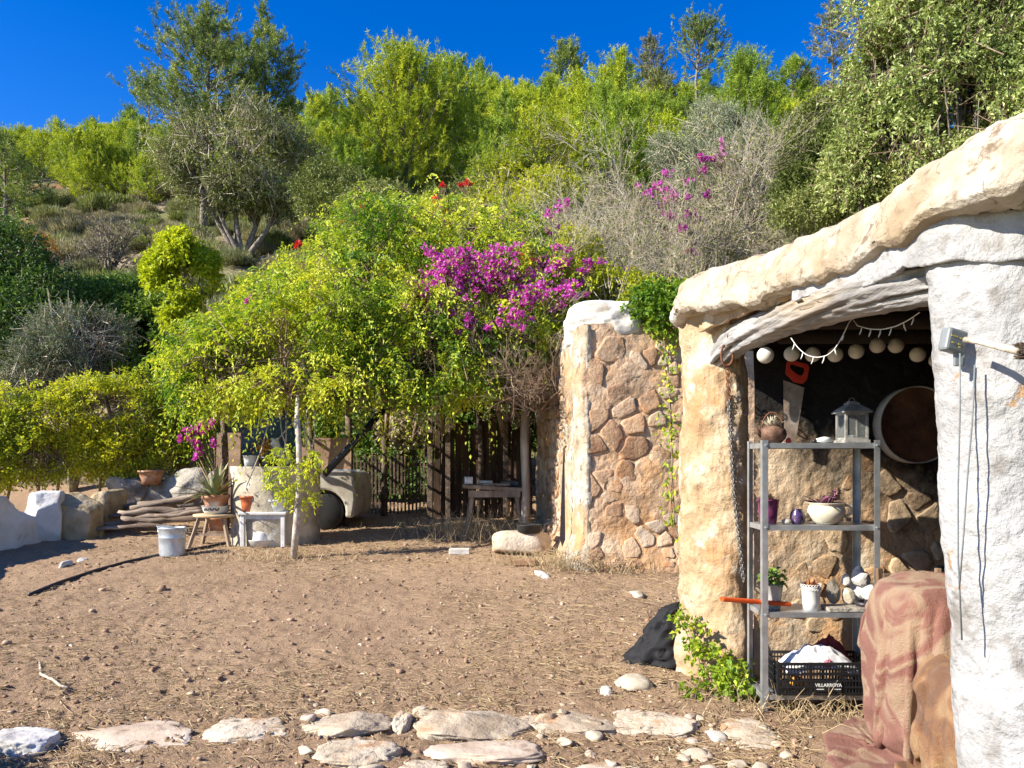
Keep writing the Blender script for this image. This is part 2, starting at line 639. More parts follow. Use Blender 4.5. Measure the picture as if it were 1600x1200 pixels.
def stone_cells(parent, mat, box, size, to3d, seed, gap=.016, proud=.03, keep=None, drop=.08, name='stone'):
    rs = np.random.default_rng(seed)
    x0, x1, y0, y1 = box
    pts = []
    tries = 0
    while tries < 9000:
        tries += 1
        p = np.array([rs.uniform(x0, x1), rs.uniform(y0, y1)])
        s = size * rs.choice([.42, .62, .9, 1.4])
        if all((((p - q) * np.array([.8, 1.15])) ** 2).sum() ** .5 > (s + t) * .5 for q, t in pts):
            pts.append((p, s))
    P = np.array([p for p, s in pts])
    made = []
    for poly in cells(P, box):
        if rs.random() < drop:
            continue
        c = poly.mean(0)
        if keep and not keep(c):
            continue
        nx = np.roll(poly, -1, 0)       # take the corners off, wander the edges
        poly = np.stack([poly * .86 + nx * .14, (poly + nx) / 2, poly * .14 + nx * .86], 1).reshape(-1, 2)
        rad = np.linalg.norm(poly - c, axis=1, keepdims=True)
        out = (poly - c) / rad
        r0 = np.maximum(rad - gap * rs.uniform(.6, 2.0), rad * .55) * (1 + .055 * rs.normal(size=rad.shape))
        h = proud * rs.uniform(.4, 1.5)
        n = len(poly)
        rings = [(1.0, -.03), (.97, h * .6), (.84, h), (.45, h)]
        V = []
        tl = rs.normal(size=2) * .05
        for f, hh in rings:
            q = c + out * r0 * f
            hv = hh + (rs.normal(size=n) * h * .10 if hh > 0 else 0) + ((q - c) @ tl if hh > 0 else 0)
            V += [to3d(a[0], a[1], b) for a, b in zip(q, np.broadcast_to(hv, n))]
        V.append(to3d(c[0], c[1], h * 1.05))
        Fs = []
        for k in range(3):
            for i in range(n):
                j = (i + 1) % n
                Fs.append((k * n + i, k * n + j, (k + 1) * n + j, (k + 1) * n + i))
        for i in range(n):
            Fs.append((3 * n + i, 3 * n + (i + 1) % n, 4 * n))
        made.append(MB().add(V, Fs).build(name, mat, parent, smooth=True))
    return made

def sweep(path, n, closed=False):
    """Catmull-Rom through 2-D plan points -> n points and outward (left-hand) normals"""
    P = np.array(path, float)
    t = np.linspace(0, len(P) - 1.0001, n)
    i = t.astype(int)
    f = (t - i)[:, None]
    g = lambda k: P[np.clip(k, 0, len(P) - 1)]
    p0, p1, p2, p3 = g(i - 1), g(i), g(i + 1), g(i + 2)
    C = .5 * ((2 * p1) + (-p0 + p2) * f + (2 * p0 - 5 * p1 + 4 * p2 - p3) * f ** 2 + (-p0 + 3 * p1 - 3 * p2 + p3) * f ** 3)
    T = np.gradient(C, axis=0)
    T /= np.linalg.norm(T, axis=1, keepdims=True) + 1e-9
    return C, T

# ------------------------------------------------------------------ the whitewashed shed on the right
shed = thing('shed', (2.6, 4.0, 0), 'whitewashed stone shed with thick plaster roof and open front full of household things', 'building')

def wall_sheet(name, path, zs, mat, parent, amp, nsc, seed, n=160, lean=0.0, bulge=None, side=1):
    C, T = sweep(path, n)
    N = np.stack([T[:, 1], -T[:, 0]], -1) * side
    zz = np.asarray(zs)
    G = np.zeros((len(zz), n, 3))
    G[:, :, 0] = C[None, :, 0] + lean * (2.2 - zz[:, None])
    G[:, :, 1] = C[None, :, 1]
    G[:, :, 2] = zz[:, None]
    P = G.reshape(-1, 3)
    d = (fbm(P, nsc, 4, seed) * amp + fbm(P, nsc * 5, 3, seed + 5) * amp * .35 + fbm(P, nsc * 16, 2, seed + 9) * amp * .12).reshape(len(zz), n)
    if bulge is not None:
        d = d + bulge(C, zz)
    G[:, :, :2] += d[:, :, None] * N[None]
    return link(name, grid_mesh(name, G), mat, parent)

def mat_endwall():
    m = mat_noise('sooty_plaster', [(.2, (.30, .20, .12)), (.5, (.42, .30, .19)), (.8, (.55, .43, .30))], scale=2.8, bump=.9, bscale=18, bdist=.025,
                  patches=[((.50, .29, .14), 1.7, .57, .07), ((.60, .50, .37), 2.5, .60, .06)])
    return m
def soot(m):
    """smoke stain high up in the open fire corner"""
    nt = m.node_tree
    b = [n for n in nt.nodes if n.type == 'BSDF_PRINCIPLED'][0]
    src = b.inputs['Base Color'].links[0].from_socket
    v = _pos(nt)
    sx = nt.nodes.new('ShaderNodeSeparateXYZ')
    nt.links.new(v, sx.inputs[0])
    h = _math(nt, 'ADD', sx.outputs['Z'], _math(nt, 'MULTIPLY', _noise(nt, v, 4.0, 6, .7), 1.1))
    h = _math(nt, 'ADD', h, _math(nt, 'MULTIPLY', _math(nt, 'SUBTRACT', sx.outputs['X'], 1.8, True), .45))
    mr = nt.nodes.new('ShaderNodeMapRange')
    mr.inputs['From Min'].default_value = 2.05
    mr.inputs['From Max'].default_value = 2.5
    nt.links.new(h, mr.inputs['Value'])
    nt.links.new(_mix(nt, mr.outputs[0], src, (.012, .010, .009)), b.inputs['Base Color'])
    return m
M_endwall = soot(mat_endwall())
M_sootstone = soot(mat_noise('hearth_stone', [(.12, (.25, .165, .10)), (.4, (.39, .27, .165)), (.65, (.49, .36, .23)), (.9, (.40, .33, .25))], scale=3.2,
                   objrand=.3, bump=.8, bscale=22, bdist=.02, patches=[((.45, .25, .12), 2.2, .60, .07), ((.15, .11, .08), 6, .63, .04)]))
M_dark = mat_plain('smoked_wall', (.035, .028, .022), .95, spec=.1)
M_oldwood = mat_noise('weathered_beam', [(.15, (.11, .098, .09)), (.4, (.25, .238, .228)), (.65, (.37, .358, .35)), (.9, (.48, .472, .465))], scale=7, stretch=(1, .13, 1),
                      bump=1.0, bscale=26, bdist=.02, rough=.85, patches=[((.36, .27, .17), 1.2, .66, .04)])

zs = np.linspace(-.15, 2.68, 130)
pier = wall_sheet('pier', [(1.62, 6.3), (1.38, 6.0), (1.275, 5.7), (1.285, 5.5), (1.36, 5.36), (1.49, 5.27), (1.60, 5.27), (1.68, 5.36)], zs, M_cream, shed, .05, 3.0, 4, 170,
           bulge=lambda C, z: -.05 * sstep(.5, 0, z)[:, None] * -1 * np.ones(len(C))[None])
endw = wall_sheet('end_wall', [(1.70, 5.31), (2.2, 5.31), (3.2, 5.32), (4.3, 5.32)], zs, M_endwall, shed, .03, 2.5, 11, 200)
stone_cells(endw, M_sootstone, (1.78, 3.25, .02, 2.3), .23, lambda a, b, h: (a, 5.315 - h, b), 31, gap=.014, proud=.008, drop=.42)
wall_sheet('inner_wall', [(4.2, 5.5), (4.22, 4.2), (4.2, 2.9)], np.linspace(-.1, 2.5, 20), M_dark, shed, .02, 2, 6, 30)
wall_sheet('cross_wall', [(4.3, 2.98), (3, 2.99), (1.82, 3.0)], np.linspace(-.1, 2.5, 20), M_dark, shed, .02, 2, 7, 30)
wall_sheet('front_wall', [(1.84, 3.06), (1.69, 3.02), (1.615, 2.92), (1.655, 2.77), (1.80, 2.65), (2.3, 2.50), (3.6, 2.2)],
           np.linspace(-.2, 2.62, 190), M_white, shed, .022, 3.2, 8, 240, lean=.062)

# roof: slab and a thick rounded rim
FAC = [(4.6, 6.15), (3.2, 6.12), (1.75, 6.05), (1.36, 5.86), (1.24, 5.5), (1.29, 5.0), (1.43, 4.3), (1.54, 3.66), (1.59, 3.05), (1.63, 2.70), (1.76, 2.50), (2.3, 2.34), (3.6, 2.02)]
C, T = sweep(FAC, 420)
N = np.stack([T[:, 1], -T[:, 0]], -1)
sec = np.array([(-.24, 2.43), (-.10, 2.425), (.00, 2.43), (.05, 2.44), (.072, 2.465), (.070, 2.51), (.050, 2.56), (.030, 2.61), (.008, 2.66), (-.03, 2.705), (-.10, 2.73), (-.22, 2.735), (-.5, 2.74), (-1.0, 2.74)])
ss = np.linspace(0, len(sec) - 1, 72)
so, sz = np.interp(ss, np.arange(len(sec)), sec[:, 0]), np.interp(ss, np.arange(len(sec)), sec[:, 1])
G = np.zeros((72, 420, 3))
G[:, :, :2] = C[None] + N[None] * so[:, None, None]
G[:, :, 2] = sz[:, None]
P = G.reshape(-1, 3)
along = np.repeat(np.linspace(0, 1, 420)[None], 72, 0)
zup = np.interp(C[:, 1], [2.4, 3.2, 3.66, 4.6, 5.2], [.06, 0, 0, .08, .17])
dn = (fbm(P, 1.1, 3, 41) * .016 + fbm(P, 5, 4, 42) * .022 + fbm(P, 17, 4, 43) * .020).reshape(72, 420)
wob = fbm(np.stack([C[:, 0], C[:, 1], C[:, 0] * 0], -1), 1.3, 3, 77) * .018
w_out_ = sstep(-.45, -.05, so)[:, None]
G[:, :, :2] += N[None] * (dn * w_out_)[:, :, None]
G[:, :, 2] += dn * .6 * w_out_ + (wob + zup)[None] * w_out_
# ragged drip edge
low = (sz < 2.47)[:, None] * (so > -.12)[:, None]
G[:, :, 2] += low * (fbm(np.stack([C[:, 0], C[:, 1], C[:, 0]], -1), 7, 4, 48) * .045 - .01)[None]
link('roof_rim', grid_mesh('roof_rim', G), M_roof, shed)
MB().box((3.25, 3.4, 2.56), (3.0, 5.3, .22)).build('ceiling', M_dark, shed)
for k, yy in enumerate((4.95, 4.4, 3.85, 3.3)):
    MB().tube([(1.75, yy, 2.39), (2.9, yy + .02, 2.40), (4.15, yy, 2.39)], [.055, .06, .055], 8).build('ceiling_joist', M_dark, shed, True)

# the twisted lintel log
bp = [(1.46, 5.36, 2.30), (1.485, 5.2, 2.345), (1.50, 4.95, 2.385), (1.535, 4.5, 2.385), (1.575, 4.0, 2.365), (1.605, 3.5, 2.335), (1.66, 3.15, 2.30), (1.80, 2.9, 2.28)]
bp = np.array(bp)
tt = np.linspace(0, len(bp) - 1, 220)
Cb = np.stack([np.interp(tt, np.arange(len(bp)), bp[:, k]) for k in range(3)], -1)
for _ in range(30):
    Cb[1:-1] = (Cb[:-2] + Cb[1:-1] * 2 + Cb[2:]) / 4
seg = 56
an = np.linspace(0, 2 * PI, seg, endpoint=False)
L = np.concatenate([[0], np.cumsum(np.linalg.norm(np.diff(Cb, axis=0), axis=1))])
rad = np.interp(L / L[-1], [0, .03, .1, .3, .6, 1], [.06, .08, .09, .092, .088, .085])
tw = an[None] + L[:, None] * .55
gp = np.stack([np.cos(tw) * 3.2, np.sin(tw) * 3.2, np.repeat(L[:, None] * .55, seg, 1)], -1).reshape(-1, 3)
gr = fbm(gp, 1.0, 4, 12).reshape(220, seg) * .030 - np.clip(fbm(gp, 1.4, 2, 15).reshape(220, seg) - .28, 0, 1) * .16 + fbm(gp * [1, 1, .3], 4, 2, 19).reshape(220, seg) * .012
rr = rad[:, None] + gr
G = np.zeros((220, seg + 1, 3))
for k in range(seg + 1):
    a = an[k % seg]
    G[:, k, 0] = Cb[:, 0] + np.cos(a) * rr[:, k % seg]
    G[:, k, 1] = Cb[:, 1] + np.cos(a) * rr[:, k % seg] * .25
    G[:, k, 2] = Cb[:, 2] + np.sin(a) * rr[:, k % seg]
beam_me = grid_mesh('lintel_log', G)
link('lintel_log', beam_me, M_oldwood, shed)
MB().tube([Cb[0] + np.array([-.0, .0, 0]), Cb[0] + np.array([0, .03, -.02])], [.085, .07], 16).build('log_end', M_oldwood, shed, True)

# rubble between the log and the rim, and the whitewash skin over its right half
def facade_band(name, D0, D1, zlo, zhi, off, mat, amp, seed, n=150, rag=.03, rows=26):
    Dv = np.linspace(D0, D1, n)
    Xv = np.interp(Dv, [2.5, 2.64, 2.77, 2.92, 3.05, 3.66, 4.3, 5.0, 5.5], [2.2, 1.80, 1.645, 1.60, 1.585, 1.54, 1.43, 1.29, 1.24])
    lo = np.interp(Dv, [D1, D0][::1] if D1 < D0 else [D0, D1], zlo) + fbm(np.stack([Dv, Dv * 0, Dv * 0], -1), 6, 4, seed) * rag
    hi = np.full(n, zhi)
    G = np.zeros((rows, n, 3))
    f = np.linspace(0, 1, rows)[:, None]
    G[:, :, 2] = lo[None] * (1 - f) + hi[None] * f
    G[:, :, 1] = Dv[None]
    P0 = G.copy()
    P0[:, :, 0] = Xv[None]
    d = (fbm(P0.reshape(-1, 3), 4, 4, seed + 3) * amp + fbm(P0.reshape(-1, 3), 14, 3, seed + 4) * amp * .4).reshape(rows, n)
    G[:, :, 0] = Xv[None] - off + d
    o = link(name, grid_mesh(name, G), mat, shed)
    s = o.modifiers.new('thick', 'SOLIDIFY')
    s.thickness = .03
    s.offset = 0
    return o
facade_band('rubble_band', 2.6, 5.35, (2.36, 2.36), 2.66, -.17, M_cream, .03, 60)
facade_band('rubble_band', 3.5, 5.3, (2.44, 2.47), 2.66, -.07, M_cream, .04, 64)
facade_band('whitewash_skin', 2.58, 3.95, (2.27, 2.43), 2.52, .012, M_white, .022, 70, rag=.05)


# ------------------------------------------------------------------ armchair under blankets: the sheets are dropped on it and settle
def sim_cloth(name, label, x0, x1, y0, y1, z, nx, ny, colliders, mat, frames=45, stiff=6.0, seed=0, thick=.016, pins=None, outer=.012, wave=.02, crease=.010):
    """let a sheet fall over the colliders and keep the settled shape"""
    X, Y = np.meshgrid(np.linspace(x0, x1, nx), np.linspace(y0, y1, ny))
    P = np.stack([X, Y, X * 0], -1)
    P[:, :, 2] = z + fbm(P.reshape(-1, 3), 3.0, 2, seed).reshape(ny, nx) * wave + (wave - .02) * .6 * np.sin((P[:, :, 0] * 1.0 + P[:, :, 1] * .6) * 26)
    o = link(name, grid_mesh(name, P), None)
    mods = []
    for c in colliders:
        m = c.modifiers.new('collision', 'COLLISION')
        c.collision.thickness_outer = outer
        c.collision.cloth_friction = 25
        mods.append((c, m))
    m = o.modifiers.new('cloth', 'CLOTH')
    s = m.settings
    if pins:
        vg = o.vertex_groups.new(name='pin')
        fl_ = P.reshape(-1, 3)
        vg.add([int(i) for i in np.nonzero((fl_[:, 0] > pins[0]) & (fl_[:, 0] < pins[1]) & (fl_[:, 1] > pins[2]) & (fl_[:, 1] < pins[3]))[0]], 1.0, 'REPLACE')
        s.vertex_group_mass = 'pin'
    s.quality = 5
    s.mass = .35
    s.tension_stiffness = s.compression_stiffness = 12
    s.shear_stiffness = 4
    s.bending_stiffness = stiff * .1
    s.air_damping = 2
    m.collision_settings.distance_min = .010
    m.collision_settings.collision_quality = 2
    m.collision_settings.use_self_collision = False
    m.point_cache.frame_start = 1
    m.point_cache.frame_end = frames + 1
    SC.frame_start, SC.frame_end = 1, frames + 1
    for f in range(1, frames + 1):
        SC.frame_set(f)
    dg = bpy.context.evaluated_depsgraph_get()
    me = bpy.data.meshes.new_from_object(o.evaluated_get(dg))
    nv = len(me.vertices)
    Vc, Nc = np.zeros(nv * 3), np.zeros(nv * 3)
    me.vertices.foreach_get('co', Vc)
    me.vertex_normals.foreach_get('vector', Nc)
    Vc, Nc = Vc.reshape(-1, 3), Nc.reshape(-1, 3)
    Q = Vc * np.array([1.0, 1.0, .55]) + fbm(Vc, 3, 2, seed + 31)[:, None] * .16
    rid = (1 - np.abs(fbm(Q, 5.0, 2, seed + 30)) * 3.2) + .35 * fbm(Q, 15, 2, seed + 33)
    up_ = np.where(Nc[:, 2:3] < -.2, -1, 1)
    Vc = Vc + Nc * up_ * (rid * crease)[:, None]
    Vc[:, 2] = np.maximum(Vc[:, 2], .012)
    me.vertices.foreach_set('co', Vc.ravel())
    me.update()
    old = o.data
    o.modifiers.remove(m)
    o.vertex_groups.clear()
    o.data = me
    me.name = name
    me.materials.clear()
    me.materials.append(mat)
    bpy.data.meshes.remove(old)
    for c, mm in mods:
        c.modifiers.remove(mm)
    SC.frame_set(1)
    sd = o.modifiers.new('thick', 'SOLIDIFY')
    sd.thickness, sd.offset = thick, 0
    ss_ = o.modifiers.new('smooth', 'SUBSURF')
    ss_.levels = ss_.render_levels = 1
    return tag(o, label, 'blanket')

ac = thing('armchair', (2.46, 3.75, 0), 'armchair almost hidden under a pink and a brown blanket by the doorway', 'armchair')
M_uph = mat_plain('brown_upholstery', (.16, .09, .06), .95)
def cushion(nm, c, s, seed):
    V, Fs_ = rock_geo(c, s, 0, seed, 7, .015, 4, 0)
    return link(nm, np_mesh(nm, V, [Fs_], True), M_uph, ac)
ab = cushion('backrest', (2.46, 3.98, .47), (.98, .50, .90), 3)
as_ = cushion('seat', (2.47, 3.52, .29), (.90, .58, .56), 4)
def mat_blanket(name, cols, scale, thr=.5, dist=1.5):
    m, nt, b, out = new_mat(name)
    v = _pos(nt)
    nz = nt.nodes.new('ShaderNodeTexNoise')
    nz.inputs['Scale'].default_value = scale
    nz.inputs['Detail'].default_value = 3
    nz.inputs['Distortion'].default_value = dist
    nt.links.new(v, nz.inputs['Vector'])
    r = _ramp(nt, cols)
    nt.links.new(nz.outputs[0], r.inputs[0])
    fz = _noise(nt, v, 190, 3, .7)
    c = _mix(nt, _math(nt, 'MULTIPLY', fz, .28), r.outputs[0], (.46, .34, .25))
    nt.links.new(c, b.inputs['Base Color'])
    b.inputs['Roughness'].default_value = 1
    b.inputs['Specular IOR Level'].default_value = .05
    b.inputs['Sheen Weight'].default_value = .08
    _bump(nt, b, _math(nt, 'ADD', fz, _noise(nt, v, 70, 3)), 1.0, .012)
    return m
M_pink = mat_blanket('pink_fleece', [(.36, (.19, .062, .045)), (.47, (.24, .088, .065)), (.54, (.36, .24, .15)), (.60, (.33, .205, .13)), (.66, (.21, .07, .052))], 2.4)
M_brown = mat_blanket('brown_fleece', [(.38, (.13, .05, .018)), (.47, (.24, .105, .036)), (.55, (.34, .20, .09)), (.64, (.19, .085, .032))], 4.5, dist=.8)


flo = link('floor_tmp', grid_mesh('floor_tmp', np.stack(np.meshgrid(np.linspace(0, 4, 20), np.linspace(2, 6, 20)) + [np.full((20, 20), .012)], -1)))
sim_cloth('pink_blanket', 'pink and cream patterned fleece blanket hanging over the armchair to the ground', .80, 2.86, 3.0, 4.42, .955, 84, 58, [ab, as_, flo], M_pink, frames=42, stiff=6.0, pins=(2.12, 2.95, 3.86, 4.14))
sim_cloth('brown_blanket', 'rumpled brown blanket lying over the front of the armchair', 1.52, 2.86, 2.55, 3.70, .67, 64, 56, [ab, as_, flo], M_brown, frames=38, stiff=4.0, pins=(2.35, 2.9, 3.54, 3.66), outer=.06, wave=.10, crease=.038, seed=4)
bpy.data.objects.remove(flo, do_unlink=True)

# ------------------------------------------------------------------ plants
M_bark = mat_noise('grey_bark', [(.2, (.09, .07, .055)), (.5, (.20, .165, .13)), (.8, (.33, .29, .24))], scale=12, bump=.8, bscale=40, bdist=.02)
M_bark_pale = mat_noise('pale_bark', [(.2, (.24, .20, .15)), (.5, (.42, .36, .29)), (.8, (.58, .52, .44))], scale=14, bump=.6, bscale=50, bdist=.01)
M_bark_dark = mat_noise('brown_bark', [(.2, (.05, .035, .025)), (.5, (.12, .085, .06)), (.8, (.21, .16, .12))], scale=12, bump=.8, bscale=40, bdist=.02)
M_twig = mat_noise('dry_twig', [(.2, (.34, .28, .20)), (.5, (.50, .43, .33)), (.8, (.62, .56, .46))], scale=9, bump=0)
M_twig_brown = mat_noise('brown_twig', [(.2, (.13, .085, .055)), (.5, (.25, .175, .12)), (.8, (.38, .29, .21))], scale=9, bump=0)
L_pine = mat_leaf('young_pine_needles', [(.0, (0.095, 0.157, 0.015)), (.4, (0.274, 0.364, 0.023)), (.7, (0.497, 0.544, 0.031)), (1, (0.620, 0.620, 0.044))], .25)
L_pine2 = mat_leaf('green_pine_needles', [(.0, (0.067, 0.121, 0.017)), (.45, (0.202, 0.307, 0.032)), (1, (0.457, 0.535, 0.058))], .25)
L_pine_dark = mat_leaf('old_pine_needles', [(.0, (0.053, 0.092, 0.028)), (.45, (0.179, 0.253, 0.063)), (1, (0.421, 0.447, 0.110))], .2)
L_vine = mat_leaf('vine_leaves', [(.0, (0.049, 0.118, 0.014)), (.4, (0.165, 0.284, 0.025)), (.68, (0.393, 0.473, 0.035)), (.88, (0.620, 0.620, 0.049)), (1, (0.620, 0.620, 0.071))], .38)
L_hedge = mat_leaf('hedge_leaves', [(.0, (0.076, 0.131, 0.014)), (.4, (0.242, 0.306, 0.023)), (.7, (0.545, 0.539, 0.032)), (1, (0.620, 0.620, 0.052))], .38)
L_dkgreen = mat_leaf('deep_green_leaves', [(.0, (0.028, 0.067, 0.020)), (.45, (0.093, 0.171, 0.033)), (.8, (0.218, 0.313, 0.054)), (1, (0.371, 0.446, 0.081))], .3)
L_olive = mat_leaf('olive_leaves', [(.0, (0.069, 0.092, 0.052)), (.45, (0.184, 0.218, 0.127)), (1, (0.391, 0.414, 0.287))], .2)
L_mastic = mat_leaf('mastic_leaves', [(.0, (0.061, 0.094, 0.023)), (.45, (0.209, 0.277, 0.076)), (.8, (0.437, 0.505, 0.166)), (1, (0.620, 0.620, 0.302))], .3, rough=.4, spec=.4)
L_juniper = mat_leaf('juniper_sprays', [(.0, (0.042, 0.071, 0.017)), (.5, (0.127, 0.162, 0.035)), (1, (0.268, 0.282, 0.064))], .15)
L_grey = mat_leaf('grey_green_leaves', [(.0, (0.075, 0.086, 0.043)), (.5, (0.210, 0.223, 0.105)), (1, (0.420, 0.407, 0.223))], .25)
L_scrub = mat_leaf('dry_scrub', [(.0, (0.137, 0.121, 0.063)), (.5, (0.294, 0.263, 0.152)), (1, (0.483, 0.430, 0.284))], .2)
L_scrub2 = mat_leaf('green_scrub', [(.0, (0.071, 0.094, 0.025)), (.5, (0.197, 0.230, 0.061)), (1, (0.393, 0.392, 0.134))], .2)
L_yellow = mat_leaf('yellow_green_leaves', [(.0, (0.184, 0.253, 0.014)), (.5, (0.414, 0.483, 0.023)), (1, (0.667, 0.644, 0.034))], .4)
L_orange = mat_leaf('autumn_leaves', [(.0, (0.352, 0.132, 0.022)), (.5, (0.550, 0.264, 0.044)), (1, (0.638, 0.418, 0.110))], .3)
L_dead = mat_leaf('dead_leaves', [(.0, (0.220, 0.160, 0.090)), (.5, (0.420, 0.340, 0.220)), (1, (0.620, 0.550, 0.420))], .25)
L_magenta = mat_leaf('magenta_bracts', [(.0, (.34, .018, .28)), (.5, (.58, .06, .50)), (1, (.72, .24, .64))], .35)
L_red = mat_leaf('red_flowers', [(.0, (0.385, 0.011, 0.013)), (.5, (0.660, 0.022, 0.022)), (1, (0.720, 0.077, 0.066))], .3)
L_straw = mat_leaf('dry_straw', [(.0, (0.300, 0.210, 0.110)), (.5, (0.480, 0.360, 0.200)), (1, (0.640, 0.530, 0.340))], .25)

def nrm(a):
    return a / (np.linalg.norm(a, axis=-1, keepdims=True) + 1e-9)

def leaf_geo(P, D, Nn, L, Wd, fold=.2, droop=.12):
    D = nrm(D)
    S = nrm(np.cross(D, Nn))
    N2 = np.cross(S, D)
    L, Wd = np.asarray(L)[:, None], np.asarray(Wd)[:, None]
    mid = P + D * L * .45
    tip = P + D * L
    tip[:, 2] -= droop * L[:, 0]
    V = np.stack([P, mid + S * Wd * .5 - N2 * Wd * fold * -1, tip, mid - S * Wd * .5 + N2 * Wd * fold], 1).reshape(-1, 3)
    i = np.arange(len(P))[:, None] * 4
    Fs = np.concatenate([i + [0, 1, 2], i + [0, 2, 3]], 1).reshape(-1, 3)
    return V, Fs

def blade_geo(P, D, L, Wd, rs):
    D = nrm(D)
    S = nrm(np.cross(D, rs.normal(size=D.shape)))
    L, Wd = np.asarray(L)[:, None], np.asarray(Wd)[:, None]
    V = np.stack([P - S * Wd * .5, P + S * Wd * .5, P + D * L], 1).reshape(-1, 3)
    Fs = np.arange(len(P) * 3).reshape(-1, 3)
    return V, Fs

def seg_geo(A, B, ra, rb):
    """three-sided twigs"""
    D = nrm(B - A)
    ref = np.where(np.abs(D[:, 2:3]) > .9, [[1., 0, 0]], [[0., 0, 1]])
    S = nrm(np.cross(D, ref))
    T = np.cross(D, S)
    V = []
    for P, r in ((A, ra), (B, rb)):
        for k in range(3):
            a = 2 * PI * k / 3
            V.append(P + (S * math.cos(a) + T * math.sin(a)) * np.asarray(r)[:, None])
    V = np.stack(V, 1).reshape(-1, 3)
    i = np.arange(len(A))[:, None] * 6
    Fs = np.concatenate([i + [0, 1, 4, 3], i + [1, 2, 5, 4], i + [2, 0, 3, 5]], 1).reshape(-1, 4)
    return V, Fs

def foliage(ells, n, K, twig, L, Wd, seed, shell=.4, up=.25, droop=.15, gap=-.3, gscale=1.0, clump=.8, zmin=None, vmid=.5, vamp=.9, rough=.22, inside=.62, pinnate=False, keep=None):
    rs = np.random.default_rng(seed)
    C = np.array([e[0] for e in ells], float)
    R = np.array([e[1] for e in ells], float)
    area = (R[:, 0] * R[:, 1] + R[:, 0] * R[:, 2] + R[:, 1] * R[:, 2])
    m = int(n * 2.2)
    idx = rs.choice(len(ells), m, p=area / area.sum())
    d = nrm(rs.normal(size=(m, 3)))
    r = 1 - shell * rs.random(m) ** 1.6
    r = r * (1 + rough * fbm(d * 2.2 + idx[:, None] * 5.1, 1.0, 3, seed) * 1.6)
    P = C[idx] + d * R[idx] * r[:, None]
    ok = np.ones(m, bool)
    for k in range(len(ells)):
        q = np.linalg.norm((P - C[k]) / R[k], axis=1)
        ok &= ~((q < inside) & (idx != k))
    ok &= fbm(P, gscale, 3, seed + 3) > gap
    if zmin is not None:
        ok &= P[:, 2] > zmin
    if keep is not None:
        ok &= keep(P)
    P, d, idx = P[ok][:n], d[ok][:n], idx[ok][:n]
    m = len(P)
    out = nrm(d / R[idx])
    td = nrm(out + rs.normal(size=(m, 3)) * .65 + np.array([0, 0, up]))
    tl = twig * rs.uniform(.6, 1.3, m)
    cl = fbm(P, clump, 3, seed + 8) * vamp * .5 + vmid
    t = (np.arange(K) + .6) / K
    PP = (P[:, None] + td[:, None] * tl[:, None, None] * t[None, :, None])
    PP[:, :, 2] -= (droop * tl[:, None] * t[None] ** 2)
    if pinnate:
        sd = nrm(np.cross(td, rs.normal(size=(m, 3))))
        sg = np.where(np.arange(K) % 2 == 0, 1., -1.)
        ld = td[:, None] * .55 + sd[:, None] * sg[None, :, None] + rs.normal(size=(m, K, 3)) * .15
        nn = np.broadcast_to(np.cross(td, sd)[:, None], (m, K, 3)) + rs.normal(size=(m, K, 3)) * .25
    else:
        ld = td[:, None] * .6 + rs.normal(size=(m, K, 3)) * .8
        nn = rs.normal(size=(m, K, 3)) + np.array([0, 0, 1.2]) + out[:, None] * .6
    ld[:, :, 2] -= droop
    PP, ld, nn = PP.reshape(-1, 3), ld.reshape(-1, 3), nn.reshape(-1, 3)
    q = rs.uniform(.6, 1.25, len(PP))
    V, Fs = leaf_geo(PP, ld, nn, L * q, Wd * q)
    v = np.repeat(cl, K) + rs.normal(size=len(PP)) * .13
    return V, Fs, np.repeat(np.clip(v, 0, 1), 2), (P, td, tl)

def limbs(base, ells, rad, seed, per=5, mat=None, name='trunk', parent=None, tips=None, wild=.12, basefn=None):
    rs = np.random.default_rng(seed)
    mb = MB()
    base = np.array(base, float)
    for k, (c, R) in enumerate(ells):
        c, R = np.array(c, float), np.array(R, float)
        if basefn is not None:
            base = basefn(c, rs)
        mid = base * .45 + c * .55 + rs.normal(size=3) * wild * R
        mid[2] = base[2] + (c[2] - base[2]) * .5
        main = [base + rs.normal(size=3) * rad * .4 * (k > 0), base * .75 + mid * .25 + rs.normal(size=3) * wild * .4, mid, c]
        mb.tube(main, [rad, rad * .8, rad * .55, rad * .35], 7, wob=.08, seed=seed + k)
        for j in range(per):
            d = nrm(rs.normal(size=3) + np.array([0, 0, .4]))
            a = mid * (1 - j / per) + c * (j / per)
            e = c + d * R * .9
            m2 = (a + e) / 2 + rs.normal(size=3) * R * .12
            mb.tube([a, m2, e], [rad * .33, rad * .2, rad * .06], 4, cap=False)
    return mb.build(name, mat or M_bark, parent, smooth=True)

def leafy(name, label, cat, base, ells, mat, n, K, twig, L, Wd, seed, rad=.06, bark=None, group=None, crown='crown', stem='trunk', per=5, twigs=0, twig_mat=None, basefn=None, **k):
    root = thing(name, base, label, cat, group)
    V, Fs, v, (P, td, tl) = foliage(ells, n, K, twig, L, Wd, seed, **k)
    link(crown, np_mesh(crown, V, [Fs], False, v), mat, root)
    limbs(base, ells, rad, seed, per, bark, stem, root, basefn=basefn)
    if twigs:
        rs = np.random.default_rng(seed + 99)
        i = rs.choice(len(P), min(twigs, len(P)), replace=False)
        A = P[i] - td[i] * twig * rs.uniform(.5, 2.2, len(i))[:, None]
        B = P[i] + td[i] * tl[i][:, None] * rs.uniform(.8, 1.5, len(i))[:, None]
        r = np.full(len(i), twig * .022 + .0015)
        V, Fs = seg_geo(A, B, r * 1.4, r * .5)
        link('twigs', np_mesh('twigs', V, [Fs], True), twig_mat or M_twig, root)
    return root

